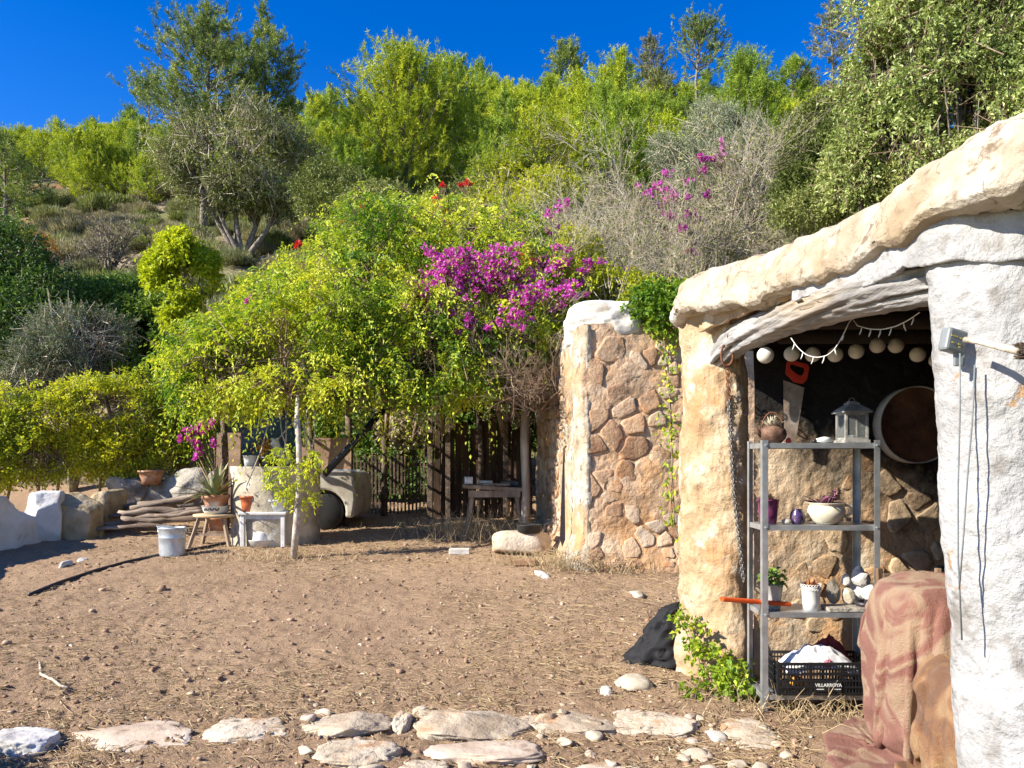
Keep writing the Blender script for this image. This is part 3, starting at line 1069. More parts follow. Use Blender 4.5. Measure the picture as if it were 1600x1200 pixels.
def copy_tree(o, parent=None):
    c = o.copy()
    COL.objects.link(c)
    c.parent = parent
    for ch in o.children:
        copy_tree(ch, c)
    return c

def bare(name, label, cat, base, seed, n0, H, spread, levels=4, kids=4, mat=None, r0=.02, leaf=None, nleaf=0, leafsize=.05, group=None, up=.25, lean=(0, 0, 0)):
    """leafless twiggy shrub, grown segment by segment"""
    rs = np.random.default_rng(seed)
    base = np.array(base, float)
    d = nrm(np.stack([rs.normal(size=n0) * spread, rs.normal(size=n0) * spread, np.abs(rs.normal(size=n0)) * .4 + .8], -1) + np.array(lean))
    A = base + np.stack([rs.normal(size=n0), rs.normal(size=n0), np.zeros(n0)], -1) * H * .08
    ln = H * .36 * rs.uniform(.6, 1.3, n0)
    r = np.full(n0, r0)
    segs = []
    tips = None
    for lv in range(levels):
        bend = nrm(d + rs.normal(size=d.shape) * .18)
        M1 = A + d * ln[:, None] * .5
        B = M1 + bend * ln[:, None] * .5
        segs += [(A, M1, r, r * .85), (M1, B, r * .85, r * .62)]
        tips = (B, bend)
        if lv == levels - 1:
            break
        t = rs.uniform(.25, 1, (len(A), kids))
        t[:, 0] = 1
        NA = np.where((t < .5)[..., None], A[:, None] + (M1 - A)[:, None] * (t * 2)[..., None], M1[:, None] + (B - M1)[:, None] * (t * 2 - 1)[..., None])
        nd = nrm(bend[:, None] + rs.normal(size=(len(A), kids, 3)) * .55 + np.array([0, 0, up * .5]))
        nl = ln[:, None] * rs.uniform(.45, .85, (len(A), kids))
        nr = np.repeat((r * .58)[:, None], kids, 1)
        A, d, ln, r = NA.reshape(-1, 3), nd.reshape(-1, 3), nl.ravel(), np.maximum(nr.ravel(), .0022)
    root = thing(name, base, label, cat, group)
    cat_ = [np.concatenate([s[k] for s in segs]) for k in range(4)]
    V, Fs = seg_geo(*cat_)
    link('branches', np_mesh('branches', V, [Fs], True), mat or M_twig, root)
    if leaf is not None and nleaf:
        B, bd = tips
        i = rs.choice(len(B), nleaf)
        P = B[i] - bd[i] * rs.uniform(0, .25, nleaf)[:, None]
        V, Fs = leaf_geo(P, bd[i] + rs.normal(size=(nleaf, 3)) * .8, rs.normal(size=(nleaf, 3)) + [0, 0, 1], leafsize * rs.uniform(.6, 1.3, nleaf), leafsize * .45 * np.ones(nleaf))
        link('leaves', np_mesh('leaves', V, [Fs], False, np.repeat(np.clip(rs.normal(.5, .25, nleaf), 0, 1), 2)), leaf, root)
    return root

def pine_geo(H, R, seed, n_limbs=60, form='young', plumes=5, tufts=9, needles=6, nl=.2, nw=.03, trunk_r=.09, plume=.55):
    rs = np.random.default_rng(seed)
    mb = MB()
    top = np.array([rs.normal() * .03 * H, rs.normal() * .03 * H, H * .97])
    mid = np.array([rs.normal() * .02 * H, rs.normal() * .02 * H, H * .5])
    mb.tube([(0, 0, -.3), (0, 0, H * .1), mid, top], [trunk_r * 1.25, trunk_r, trunk_r * .7, trunk_r * .12], 7)
    PP, DD, SZ, CV = [], [], [], []
    lo = {'young': .04, 'tall': .36, 'umbrella': .55, 'spire': .2}[form]
    for i in range(n_limbs):
        h = lo + (1 - lo) * ((i + rs.random()) / n_limbs) ** (.9 if form != 'umbrella' else .7)
        f = (h - lo) / (1 - lo)
        if form == 'young':
            ln = R * (min(1, .62 + f * 1.6) if f < .24 else (1 - ((f - .24) / .76) ** 1.7) ** .75) * rs.uniform(.72, 1.08)
            el = math.radians(8 + 52 * f + rs.normal() * 7)
        elif form == 'tall':
            ln = R * max(.12, math.sin(min(1, f * 1.02 + .16) * PI) ** .7) * rs.uniform(.55, 1.15)
            el = math.radians(2 + 48 * f + rs.normal() * 10)
        elif form == 'spire':
            ln = R * (1 - f) ** .8 * rs.uniform(.5, 1.1) + .15
            el = math.radians(15 + 45 * f)
        else:
            ln = R * math.sin(min(1, .25 + f * .72) * PI) ** .5 * rs.uniform(.6, 1.05)
            el = math.radians(18 + 50 * f + rs.normal() * 8)
        az = i * 2.39996 + rs.normal() * .35
        tz = np.interp(h, [0, .5, 1], [0, .5, .97])
        a = mid * (h / .5) if h < .5 else mid + (top - mid) * (h - .5) / .5
        a = np.array([a[0], a[1], h * H * .97])
        d = np.array([math.cos(az) * math.cos(el), math.sin(az) * math.cos(el), math.sin(el)])
        e = a + d * ln + np.array([0, 0, .12 * ln])
        m = a + d * ln * .5 - np.array([0, 0, .04 * ln])
        mb.tube([a, m, e], [trunk_r * .35 * (1.1 - f), trunk_r * .2, trunk_r * .06], 4, cap=False)
        t0 = .3 if form == 'young' else .5
        np_ = max(2, int(plumes * (ln / R) * 1.2 + 1))
        cv = rs.normal() * .13
        for j in range(np_):
            t = t0 + (1 - t0) * (j + rs.random()) / np_
            p = (a + (m - a) * t * 2) if t < .5 else (m + (e - m) * (t * 2 - 1))
            off = rs.normal(size=3) * np.array([1, 1, .5]) * ln * (.16 if form == 'young' else .15)
            pd = nrm(d * .7 + np.array([0, 0, .75 if form == 'young' else .5]) + rs.normal(size=3) * .38)
            PP.append(p + off)
            DD.append(pd)
            SZ.append(plume * rs.uniform(.6, 1.25))
            CV.append(cv + rs.normal() * .1)
    PP, DD, SZ, CV = map(np.array, (PP, DD, SZ, CV))
    n = len(PP)
    t = np.linspace(0, 1, tufts)
    Q = PP[:, None] + DD[:, None] * (SZ[:, None] * t[None])[..., None] + rs.normal(size=(n, tufts, 3)) * .05 * SZ[:, None, None]
    Q = np.repeat(Q.reshape(-1, 3), needles, 0)
    QD = np.repeat(np.repeat(DD, tufts, 0), needles, 0)
    nd = QD * .75 + nrm(rs.normal(size=Q.shape)) * .85
    V, Fs = blade_geo(Q, nd, nl * rs.uniform(.6, 1.3, len(Q)), nw * np.ones(len(Q)), rs)
    v = np.clip(.5 + np.repeat(np.repeat(CV, tufts), needles) + np.tile(np.repeat((t - .5) * .22, needles), n) + rs.normal(size=len(Q)) * .1, 0, 1)
    return V, Fs, v, mb

def pine(name, label, loc, H, R, seed, mat, group=None, bark=None, **k):
    root = thing(name, loc, label, 'tree', group)
    V, Fs, v, mb = pine_geo(H, R, seed, **k)
    link('crown', np_mesh('crown', V, [Fs], False, v), mat, root, local=True)
    mb.build('trunk', bark or M_bark, root, True, local=True)
    return root

def on_hill(x, D):
    X = (x - 800) / F * D
    return (X, D, hz(X, D))

# --- single trees one can point at
pine('pine_tree', 'big bright yellow-green pine, the broadest dome in the middle of the hillside', on_hill(640, 40), 7.7, 4.2, 5, L_pine, n_limbs=190, plumes=9, tufts=9, needles=6, plume=.75, nl=.24, nw=.034, trunk_r=.14)
pine('pine_tree', 'tallest dark pine at the left, its top reaching the upper edge of the picture', on_hill(318, 37), 11.6, 3.1, 11, L_pine_dark, n_limbs=95, form='tall', plumes=14, tufts=9, needles=6, plume=.6, nl=.22, nw=.032, trunk_r=.17)
pine('pine_tree', 'dark pine just right of the tallest pine and a little lower', on_hill(408, 37.5), 11.2, 1.9, 12, L_pine_dark, n_limbs=70, form='tall', plumes=12, tufts=8, needles=6, plume=.5, nl=.2, nw=.032, trunk_r=.13)
pine('pine_tree', 'dark pine cut off by the left edge, standing on the skyline', on_hill(6, 36), 5.2, 1.8, 13, L_pine_dark, n_limbs=40, form='tall', plumes=8, tufts=8, needles=6, plume=.5, trunk_r=.12)
pine('pine_tree', 'umbrella shaped pine with a bare trunk alone against the blue sky', on_hill(1090, 60), 8.0, 3.1, 14, L_pine_dark, n_limbs=44, form='umbrella', plumes=9, tufts=8, needles=6, plume=.5, nl=.22, nw=.04, trunk_r=.16)
pine('pine_tree', 'slim pointed grey-green pine left of the umbrella shaped pine', on_hill(1020, 56), 7.6, 2.2, 15, L_grey, n_limbs=60, form='spire', plumes=7, tufts=8, needles=6, plume=.6, nl=.22, nw=.04, trunk_r=.12)
pine('pine_tree', 'rounded dark pine on the skyline above the middle of the thicket', on_hill(886, 64), 6.8, 2.3, 16, L_pine_dark, n_limbs=44, form='umbrella', plumes=8, tufts=8, needles=5, plume=.5, nl=.25, nw=.045)
pine('pine_tree', 'small pale pine on the skyline right of the umbrella shaped pine', on_hill(1238, 58), 5.4, 1.5, 17, L_pine2, n_limbs=36, form='umbrella', plumes=7, tufts=7, needles=5, plume=.5, nl=.22, nw=.04)
pine('pine_tree', 'thin tall pine with a pale trunk at the edge of the big leafy tree', on_hill(1296, 50), 10.5, 1.9, 18, L_grey, n_limbs=40, form='tall', plumes=8, tufts=8, needles=5, plume=.5, nl=.2, nw=.04)
pine('pine_tree', 'dark flat-topped pine low on the skyline left of the tallest pine', on_hill(232, 62), 5.6, 2.7, 19, L_pine_dark, n_limbs=34, form='umbrella', plumes=8, tufts=7, needles=5, plume=.55, nl=.24, nw=.045)
pine('pine_tree', 'plume-like bright pine rising right of the umbrella shaped pine', on_hill(1166, 44), 7.2, 2.5, 20, L_pine2, n_limbs=110, plumes=8, tufts=9, needles=6, plume=.8, nl=.24, nw=.035)
pine('pine_tree', 'bright pointed pine left of the slim grey-green pine', on_hill(968, 50), 7.0, 2.2, 21, L_pine, n_limbs=90, plumes=7, tufts=9, needles=6, plume=.75, nl=.24, nw=.038)
pine('pine_tree', 'green pine close behind the right shoulder of the big bright pine', on_hill(716, 43), 7.4, 2.6, 22, L_pine2, n_limbs=100, plumes=7, tufts=9, needles=6, plume=.7, nl=.24, nw=.036)
pine('pine_tree', 'small green pine at the left foot of the big bright pine', on_hill(545, 37), 4.0, 1.9, 23, L_pine2, n_limbs=70, plumes=7, tufts=9, needles=6, plume=.5, nl=.2, nw=.03)

# --- the pine thicket: a few grown trees, copied
protos = []
for k, (H, R, mt) in enumerate([(4.6, 1.9, L_pine), (4.2, 2.1, L_pine), (5.0, 1.9, L_pine2), (3.6, 1.8, L_pine), (4.4, 1.7, L_pine2)]):
    protos.append((k, H, R, mt))
made = {}
LANDMARKS = [(120, 'near the left edge'), (255, 'left of the tallest pine'), (450, 'around the tallest pine'), (560, 'left of the big bright pine'), (720, 'beside the big bright pine'),
             (860, 'right of the big bright pine'), (1000, 'below the slim skyline pine'), (1130, 'below the umbrella shaped pine'), (9999, 'near the big right tree')]
def zone_label(what, whats, x, Y, rowsep):
    side = [t for q, t in LANDMARKS if x < q][0]
    row = [t for q, t in rowsep if Y < q][0]
    return f'{what} {row} {side}', f'{whats} {row} {side}'
rs = np.random.default_rng(101)
spots = []
for D in np.concatenate([np.arange(39, 58, 2.5), np.arange(58, 80, 3.0)]):
    st = 2.5 + (D - 39) * .03
    nx = int(D * 1.5 / st)
    for i in range(nx):
        u_ = (i + rs.uniform(.1, .9)) / nx * 1.5 - .75
        x = 800 + F * u_
        X, Y = u_ * D, D + rs.uniform(-1.2, 1.2)
        if x < 470 and D < 43:
            continue
        if x > 1330:
            continue
        if any(abs(x - q) < w and abs(Y - dd) < 3.2 for q, dd, w in ((640, 40, 120), (1166, 44, 55), (1090, 60, 30), (716, 43, 60))):
            continue
        spots.append((X, Y, x))
for X, Y, x in spots:
    k = int(rs.choice(5, p=[.28, .27, .12, .22, .11]))
    sc = rs.uniform(.62, 1.0) * (1.0 if x > 470 else .82)
    lab, grp = zone_label('yellow-green young pine', 'young pines', x, Y, ((47, 'low in the thicket'), (62, 'mid slope'), (99, 'along the ridge line')))
    if k not in made:
        _, H, R, mt = protos[k]
        made[k] = pine('young_pine', lab, (X, Y, hz(X, Y) - .1), H, R, 60 + k, mt, grp, n_limbs=64, plumes=6, tufts=7, needles=5, plume=.62, nl=.24, nw=.042)
        o = made[k]
    else:
        o = copy_tree(made[k])
        o.location = (X, Y, hz(X, Y) - .1)
    o['label'], o['group'] = lab, grp
    o.rotation_euler = (rs.normal() * .04, rs.normal() * .04, rs.uniform(0, 6.28))
    o.scale = (sc * rs.uniform(.9, 1.15), sc * rs.uniform(.9, 1.15), sc * rs.uniform(.85, 1.2))

# --- low scrub on the open slope
def scrub_proto(k, lab, grp, loc):
    kind = k % 4
    root = thing('scrub_bush', loc, lab, 'bush', grp)
    r2 = np.random.default_rng(300 + k)
    n = 4200
    d = nrm(r2.normal(size=(n, 3)))
    d[:, 2] = np.abs(d[:, 2])
    r = r2.random(n) ** .4 * (1 + .3 * fbm(d * 2.5, 1, 3, 40 + k) * 1.5)
    P = d * r[:, None] * np.array([1, 1, .72])
    nd = d * .8 + np.array([0, 0, .9]) + r2.normal(size=(n, 3)) * .35
    V, Fs = blade_geo(P, nd, r2.uniform(.12, .3, n), np.full(n, .03 if kind != 2 else .05), r2)
    v = np.clip(.5 + fbm(P, 2.2, 2, k) * .4 + r2.normal(size=n) * .14, 0, 1)
    link('foliage', np_mesh('foliage', V, [Fs], False, v), [L_scrub, L_grey, L_scrub2, L_scrub][kind], root, local=True)
    mb = MB()
    for j in range(7):
        dd = nrm(r2.normal(size=3) * np.array([1, 1, .2]) + np.array([0, 0, .7]))
        mb.tube([(0, 0, -.15), dd * .4, dd * .85 * np.array([1, 1, .72])], [.035, .02, .006], 4)
    mb.build('stem', M_bark, root, True, local=True)
    return root
rs = np.random.default_rng(55)
sp = {}
cnt = 0
for D in np.arange(19, 47, 1.45):
    st = 1.12 + (D - 19) * .010
    nx = int(D * 1.45 / st)
    for i in range(nx):
        u_ = (i + rs.uniform(.05, .95)) / nx * 1.45 - .75
        x = 800 + F * u_
        Y = D + rs.uniform(-.7, .7)
        if x > 850 and D < 24: continue
        if x > 1300 or (D > 42 and x > 470): continue
        if rs.random() < (.12 if x < 520 else .45): continue
        k = int(rs.choice(4, p=[.36, .26, .2, .18]) if x < 560 else rs.choice(4, p=[.15, .3, .45, .1]))
        X = u_ * D
        col = ['straw-grey', 'grey-green', 'dark green', 'straw-grey'][k]
        lab, grp = zone_label(f'{col} scrub bush', f'{col} scrub bushes', x, Y, ((27, 'low on the slope'), (34, 'mid slope'), (99, 'high on the slope')))
        loc = (X, Y, hz(X, Y) - .08)
        if k not in sp:
            o = sp[k] = scrub_proto(k, lab, grp, loc)
        else:
            o = copy_tree(sp[k])
            o.location = loc
            o['label'], o['group'] = lab, grp
        s = rs.uniform(.55, 1.15)
        o.scale = (s * rs.uniform(.85, 1.25), s, s * rs.uniform(.75, 1.2))
        o.rotation_euler = (0, 0, rs.uniform(0, 6.28))
        cnt += 1

# --- middle distance trees
b = on_hill(378, 30)
leafy('carob_tree', 'large grey-green spreading tree with bare grey twigs below the tallest pine', 'tree', b,
      [(W(365, 235, 30), (2.6, 2.4, 1.7)), (W(300, 255, 30), (1.3, 1.5, 1.2)), (W(430, 260, 30.4), (1.5, 1.6, 1.3)), (W(375, 205, 30.4), (1.1, 1.2, .8)), (W(390, 290, 29.5), (1.7, 1.5, .8)), (W(330, 300, 29.6), (1.1, 1.1, .7)), (W(440, 310, 29.6), (1.0, 1.1, .6))],
      L_scrub2, 8500, 6, .38, .12, .05, 70, rad=.14, per=22, twigs=2600, shell=.65, gap=-.06, gscale=.9, rough=.55)
for x, D, H, sd, lab in ((165, 29.5, 3.0, 71, 'bare branching almond tree on the left slope above the scrub'), (62, 28.5, 2.6, 72, 'bare dark-twigged almond tree nearest the left edge')):
    bare('almond_tree', lab, 'tree', on_hill(x, D), sd, 6, H, .75, levels=5, kids=4, mat=M_bark, r0=.07, leaf=L_grey, nleaf=900, leafsize=.10)
b = on_hill(52, 29.4)
leafy('autumn_bush', 'small bush with orange autumn leaves near the left edge of the slope', 'bush', b, [((b[0], b[1], b[2] + .8), (.75, .7, .7))], L_orange, 700, 5, .2, .09, .05, 73, rad=.04)

# shrubs above the hedge on the left
def shrub(name, label, x, D, ybase, ells, mat, n, seed, L=.07, Wd=.03, twig=.22, K=7, **k):
    e = [(W(px, py, dd), (PX(rx, dd), PX(rx, dd) * .9, PX(ry, dd))) for px, py, dd, rx, ry in ells]
    X = (x - 800) / F * D
    z = hz(X, D) if D > 14.8 else prof(D)
    return leafy(name, label, k.pop('cat', 'shrub'), (X, D, float(z)), e, mat, n, K, twig, L, Wd, seed, **k)

shrub('evergreen_tree', 'dark evergreen tree at the left edge above the vine hedge', 20, 16.5, 0, [(-10, 420, 16.5, 85, 75), (60, 480, 16.2, 75, 70), (10, 530, 16, 110, 75), (-60, 440, 16.5, 90, 110)], L_dkgreen, 9000, 80, L=.085, Wd=.038, cat='tree', rad=.1, twigs=600, gap=-.25, gscale=1.1)
shrub('olive_shrub', 'silvery grey olive shrub in the shade left of centre above the hedge', 115, 15.2, 0, [(110, 545, 15.2, 62, 60), (70, 585, 15, 55, 40), (150, 520, 15.3, 40, 40)], L_olive, 3200, 81, L=.075, Wd=.018, twig=.3, K=9, twigs=700, gap=-.2)
shrub('laurel_shrub', 'deep green bushy shrub behind the hedge left of the yellow-green sapling', 190, 17.5, 0, [(170, 500, 17.5, 75, 48), (240, 515, 17.2, 60, 50), (120, 490, 17.8, 55, 40), (230, 565, 16.5, 70, 45), (195, 470, 18, 60, 30)], L_dkgreen, 8500, 82, L=.095, Wd=.05, gap=-.25, vmid=.62)
shrub('sapling', 'bright yellow-green leafy sapling standing above the vine at the left', 287, 16, 0, [(290, 400, 16, 36, 32), (262, 425, 16, 28, 28), (312, 428, 16, 22, 26), (280, 470, 15.8, 26, 40)], L_yellow, 2600, 83, L=.10, Wd=.055, cat='tree', rad=.035, gap=-.2)
shrub('wild_shrub', 'loose green shrub in the middle below the big bright pine', 560, 22, 0, [(520, 300, 22, 60, 40), (600, 330, 21, 70, 35), (700, 330, 21, 60, 35)], L_scrub2, 4200, 84, L=.09, Wd=.04, gap=-.2)
shrub('wild_shrub', 'light green shrub rising behind the red flowers', 800, 17.5, 0, [(790, 300, 17.5, 55, 60), (840, 250, 18, 50, 60), (760, 350, 17, 50, 40), (860, 330, 16.5, 60, 60)], L_hedge, 6000, 85, L=.07, Wd=.032, gap=-.22, vmid=.42, twigs=900)

# vine hedge along the left wall
he = []
for px, py, dd, rx, ry in ((-40, 680, 12.6, 80, 62), (30, 668, 12.8, 62, 58), (90, 655, 13.0, 66, 56), (150, 648, 13.2, 62, 56), (215, 648, 13.4, 62, 58), (275, 655, 13.6, 55, 60), (60, 710, 12.8, 70, 36), (190, 706, 13.3, 80, 40), (280, 700, 13.7, 60, 40), (-50, 720, 12.6, 80, 40)):
    he.append((W(px, py, dd), (PX(rx, dd), .55, PX(ry, dd))))
b = np.array([W(130, 0, 13.1)[0], 13.1, float(prof(13.1))])
leafy('vine_hedge', 'long low yellow-green vine hedge growing over the wall on the left', 'hedge', b, he, L_hedge, 10500, 6, .20, .062, .034, 90, rad=.035, bark=M_twig_brown, crown='foliage', stem='stems', per=16, twigs=1600, twig_mat=M_twig_brown, shell=.55, gap=-.12, gscale=2.0, rough=.35, clump=1.6, pinnate=True, droop=.35, zmin=.72, vmid=.55, basefn=lambda c, r: np.array([c[0] + r.normal() * .25, c[1] + .1, .45]))

# the great flowering vine over the pergola
def keep_under(P):
    # nothing hangs below the pergola roof except a ragged fringe
    lim = 2.18 + fbm(P * np.array([1, 1, 0]), 1.6, 3, 5) * .30 + np.clip((P[:, 0] + 1.6) * .14, 0, .5)
    return P[:, 2] > lim
ve = []
for px, py, dd, rx, ry in ((372, 572, 10.6, 90, 74), (318, 585, 10.9, 50, 58), (455, 540, 10.7, 102, 92), (560, 520, 10.9, 110, 110), (660, 540, 10.9, 105, 80), (740, 545, 10.8, 80, 62), (440, 480, 11.6, 66, 45), (540, 435, 12.2, 90, 62), (640, 410, 12.6, 105, 85),
                           (740, 430, 12.2, 95, 80), (815, 470, 11.4, 65, 62), (600, 365, 13.5, 75, 45), (700, 370, 13.6, 85, 50), (340, 530, 11.3, 46, 34), (455, 598, 10.3, 80, 42), (800, 390, 13, 60, 50), (540, 590, 10.5, 90, 40), (800, 530, 10.9, 62, 50), (700, 585, 10.7, 80, 30), (850, 480, 11.2, 45, 40)):
    ve.append((W(px, py, dd), (PX(rx, dd), PX(rx, dd) * .85, PX(ry, dd))))
b = np.array([W(640, 0, 12.5)[0], 12.5, float(prof(12.5))])
vine = leafy('flowering_vine', 'huge yellow-green climbing vine heaped over the pergola in the middle', 'vine', b, ve, L_vine, 17000, 7, .22, .068, .034, 91, rad=.05, bark=M_twig_brown, crown='foliage', stem='stems', per=12, twigs=2500, twig_mat=M_twig_brown, shell=.45, gap=-.16, gscale=1.7, rough=.62, clump=1.5, pinnate=True, droop=.5, keep=keep_under, vmid=.57, vamp=1.6, inside=.7, basefn=lambda c, r: np.array([c[0] + r.normal() * .5, c[1] + r.normal() * .3 + .3, 2.3 if c[1] < 12 else 2.0]))

V, Fs, v, _ = foliage(ve, 1500, 16, .62, .06, .03, 191, shell=.12, up=.5, droop=.9, gap=-.3, rough=.5, clump=1.3, pinnate=True, keep=keep_under, vmid=.68, inside=.85)
link('sprays', np_mesh('sprays', V, [Fs], False, v), L_vine, vine)

def flowers(name, label, cat, clumps, mat, n, size, seed, parent=None, stemfrom=None, leafmat=None):
    """clusters of three-bract blossoms"""
    rs = np.random.default_rng(seed)
    P = []
    for (px, py, dd, rx, ry, w) in clumps:
        m = int(n * w)
        d = rs.normal(size=(m, 3)) * .5
        d *= np.array([PX(rx, dd), PX(rx, dd) * .6, PX(ry, dd)])
        # gather into bunches
        cen = rs.normal(size=(max(3, m // 14), 3)) * .55 * np.array([PX(rx, dd), PX(rx, dd) * .5, PX(ry, dd)])
        pick = rs.choice(len(cen), m)
        P.append(W(px, py, dd) + cen[pick] + d * .15 + rs.normal(size=(m, 3)) * .02)
    P = np.concatenate(P)
    m = len(P)
    ax = nrm(rs.normal(size=(m, 3)) + np.array([-.4, -.8, .6]))
    sd = nrm(np.cross(ax, rs.normal(size=(m, 3))))
    td = np.cross(ax, sd)
    Vs, Fs, vs = [], [], []
    o = 0
    cv = np.clip(rs.normal(.5, .2, m), 0, 1)
    for k in range(3):
        a = 2 * PI * k / 3
        dr = sd * math.cos(a) + td * math.sin(a) + ax * .7
        V, Ff = leaf_geo(P, dr, ax, size * rs.uniform(.8, 1.2, m), size * .75 * np.ones(m), fold=.1, droop=0)
        Vs.append(V)
        Fs.append(Ff + o)
        o += len(V)
        vs.append(np.repeat(np.clip(cv + rs.normal(size=m) * .1, 0, 1), 2))
    root = parent or thing(name, P.mean(0) * np.array([1, 1, 0]) + np.array([0, 0, P[:, 2].min()]), label, cat)
    link('blossoms', np_mesh('blossoms', np.concatenate(Vs), [np.concatenate(Fs)], False, np.concatenate(vs)), mat, root)
    if stemfrom is not None:
        i = rs.choice(m, min(260, m), replace=False)
        B = P[i]
        A = B + rs.normal(size=B.shape) * .12 + np.array([0, .18, -.22])
        V, Fq = seg_geo(A, B, np.full(len(i), .004), np.full(len(i), .002))
        stuff(link('stems', np_mesh('stems', V, [Fq], True), M_twig_brown, root))
    if leafmat is not None:
        i = rs.choice(m, m // 2)
        V, Ff = leaf_geo(P[i] + rs.normal(size=(len(i), 3)) * .07, rs.normal(size=(len(i), 3)), rs.normal(size=(len(i), 3)) + [0, -.5, 1], np.full(len(i), .06), np.full(len(i), .035))
        link('leaves', np_mesh('leaves', V, [Ff], False, np.repeat(np.clip(rs.normal(.5, .2, len(i)), 0, 1), 2)), leafmat, root)
    return root
flowers('bougainvillea', 'big spray of magenta bougainvillea spread over the top of the vine', 'flowers',
        [(740, 415, 11.0, 75, 30, .24), (700, 440, 10.8, 50, 35, .15), (775, 435, 10.8, 60, 30, .16), (672, 480, 10.4, 28, 35, .09), (890, 418, 11.2, 55, 16, .10), (840, 450, 10.8, 60, 26, .09), (880, 455, 10.6, 45, 18, .05), (735, 500, 10.2, 28, 25, .04), (800, 500, 10.2, 30, 22, .04), (815, 470, 10.4, 22, 18, .04)],
        L_magenta, 4600, .042, 200, stemfrom=1, leafmat=L_vine)
flowers('bougainvillea', 'thin scattered magenta bougainvillea blooms in the grey twigs on the right', 'flowers',
        [(1050, 310, 13.2, 40, 30, .3), (1112, 250, 13.4, 26, 10, .2), (1130, 232, 13.4, 12, 10, .08), (1075, 340, 13.2, 25, 25, .15), (1020, 300, 13.3, 25, 12, .08), (870, 355, 12.6, 30, 40, .15), (975, 420, 12.3, 50, 8, .06), (1080, 385, 13, 14, 14, .06)],
        L_magenta, 620, .05, 201, stemfrom=1)
flowers('bougainvillea', 'pale magenta blooms at the back of the vine under the red blossom', 'flowers',
        [(690, 362, 12.5, 22, 10, .3), (735, 345, 12.7, 40, 14, .3), (790, 380, 12.3, 28, 18, .25), (388, 460, 10.7, 6, 12, .06), (665, 340, 12.9, 30, 10, .1)], L_magenta, 420, .045, 202, stemfrom=1)
flowers('red_flower', 'bright red blossom cluster in the vine right of the magenta spray', 'flowers', [(832, 402, 11.3, 16, 10, 1)], L_red, 120, .05, 203, stemfrom=1)
flowers('red_flower', 'scattered red trumpet blossoms along the top of the vine', 'flowers', [(646, 343, 12.6, 8, 5, .2), (718, 288, 13.5, 20, 5, .3), (468, 382, 11.4, 6, 5, .12), (700, 318, 13, 50, 20, .2), (560, 330, 13, 40, 18, .18)], L_red, 170, .05, 204, stemfrom=1)

# dry twig shrubs above the stone wall
for x, D, n0, H, sd, lab, ln in ((925, 13.4, 12, 3.2, 210, 'grey leafless twig shrub left of the bank above the stone wall', (-.45, 0, 0)), (985, 13.6, 14, 3.9, 211, 'largest grey leafless twig shrub in the middle of the bank above the stone wall', (0, 0, 0)), (1080, 14.0, 12, 3.3, 212, 'grey leafless twig shrub with magenta blooms right on the bank', (.15, 0, 0)), (1160, 15, 9, 3.6, 213, 'sparse pale-branched leafless shrub rightmost on the bank', (.15, 0, 0))):
    X = (x - 800) / F * D
    bare('twig_shrub', lab, 'shrub', (X, D, max(hz(X, D), 3.1) - .05), sd, n0, H, .95, levels=6, kids=4 if n0 > 10 else 3, mat=M_twig, r0=.022, leaf=L_scrub2, nleaf=9000 if n0 > 10 else 2500, leafsize=.065, lean=ln)
shrub('olive_tree', 'silvery olive tree with a rounded crown behind the twig shrubs', 1110, 19, 0, [(1105, 215, 19, 55, 45), (1160, 235, 19, 45, 45), (1060, 235, 19.3, 40, 40), (1130, 270, 18.6, 70, 50), (1190, 290, 18.5, 50, 45)], L_olive, 8000, 220, L=.075, Wd=.02, twig=.3, K=9, cat='tree', rad=.09, twigs=900, vmid=.6)
shrub('climber', 'yellow-green climbing growth on the bank just behind the white wall cap', 930, 11.4, 0, [(900, 440, 11.6, 60, 26), (960, 455, 11.2, 55, 22), (1020, 462, 10.9, 50, 20), (880, 400, 12.4, 50, 40), (1060, 462, 10.6, 40, 16)], L_hedge, 3600, 221, L=.055, Wd=.03, twig=.16, K=6, twigs=500, rad=.02, gap=-.1, gscale=2)
shrub('juniper', 'dark brown-green juniper left of the big leafy tree above the roof', 1290, 13.5, 0, [(1310, 195, 13.5, 55, 45), (1280, 260, 13.3, 48, 55), (1330, 250, 13, 50, 60), (1260, 300, 13, 40, 35), (1345, 180, 13.5, 40, 40)], L_juniper, 8500, 222, L=.08, Wd=.022, twig=.22, K=8, cat='tree', rad=.07)
shrub('mastic_tree', 'big glossy-leaved tree with tangled branches above the roof at the right', 1480, 9.6, 0, [(1450, 60, 9.6, 105, 90), (1540, 20, 9.4, 105, 95), (1400, 130, 9.8, 75, 70), (1500, 150, 9.3, 105, 80), (1590, 130, 9.2, 95, 100), (1390, 220, 9.8, 75, 60), (1460, 240, 9.3, 85, 60), (1360, 45, 10, 55, 50), (1640, 40, 9.4, 100, 120), (1560, 210, 8.9, 90, 60), (1350, 280, 10, 60, 50)],
      L_mastic, 15000, 223, L=.062, Wd=.026, twig=.2, K=8, cat='tree', rad=.09, per=14, twigs=4200, gap=-.22, gscale=1.5, rough=.3, shell=.55, vmid=.55, twig_mat=M_twig_brown)
b = (W(1350, 0, 10.8)[0], 10.8, hz(W(1350, 0, 10.8)[0], 10.8))
shrub('ground_shrub', 'low green and rust shrub between the juniper and the plaster roof', 1310, 10.5, 0, [(1270, 330, 10.6, 55, 25), (1330, 300, 10.4, 55, 30), (1380, 275, 10, 40, 30), (1430, 280, 9.6, 55, 35), (1500, 250, 9.2, 55, 35)], L_scrub2, 4500, 224, L=.05, Wd=.022, twig=.15, K=7, rad=.02)

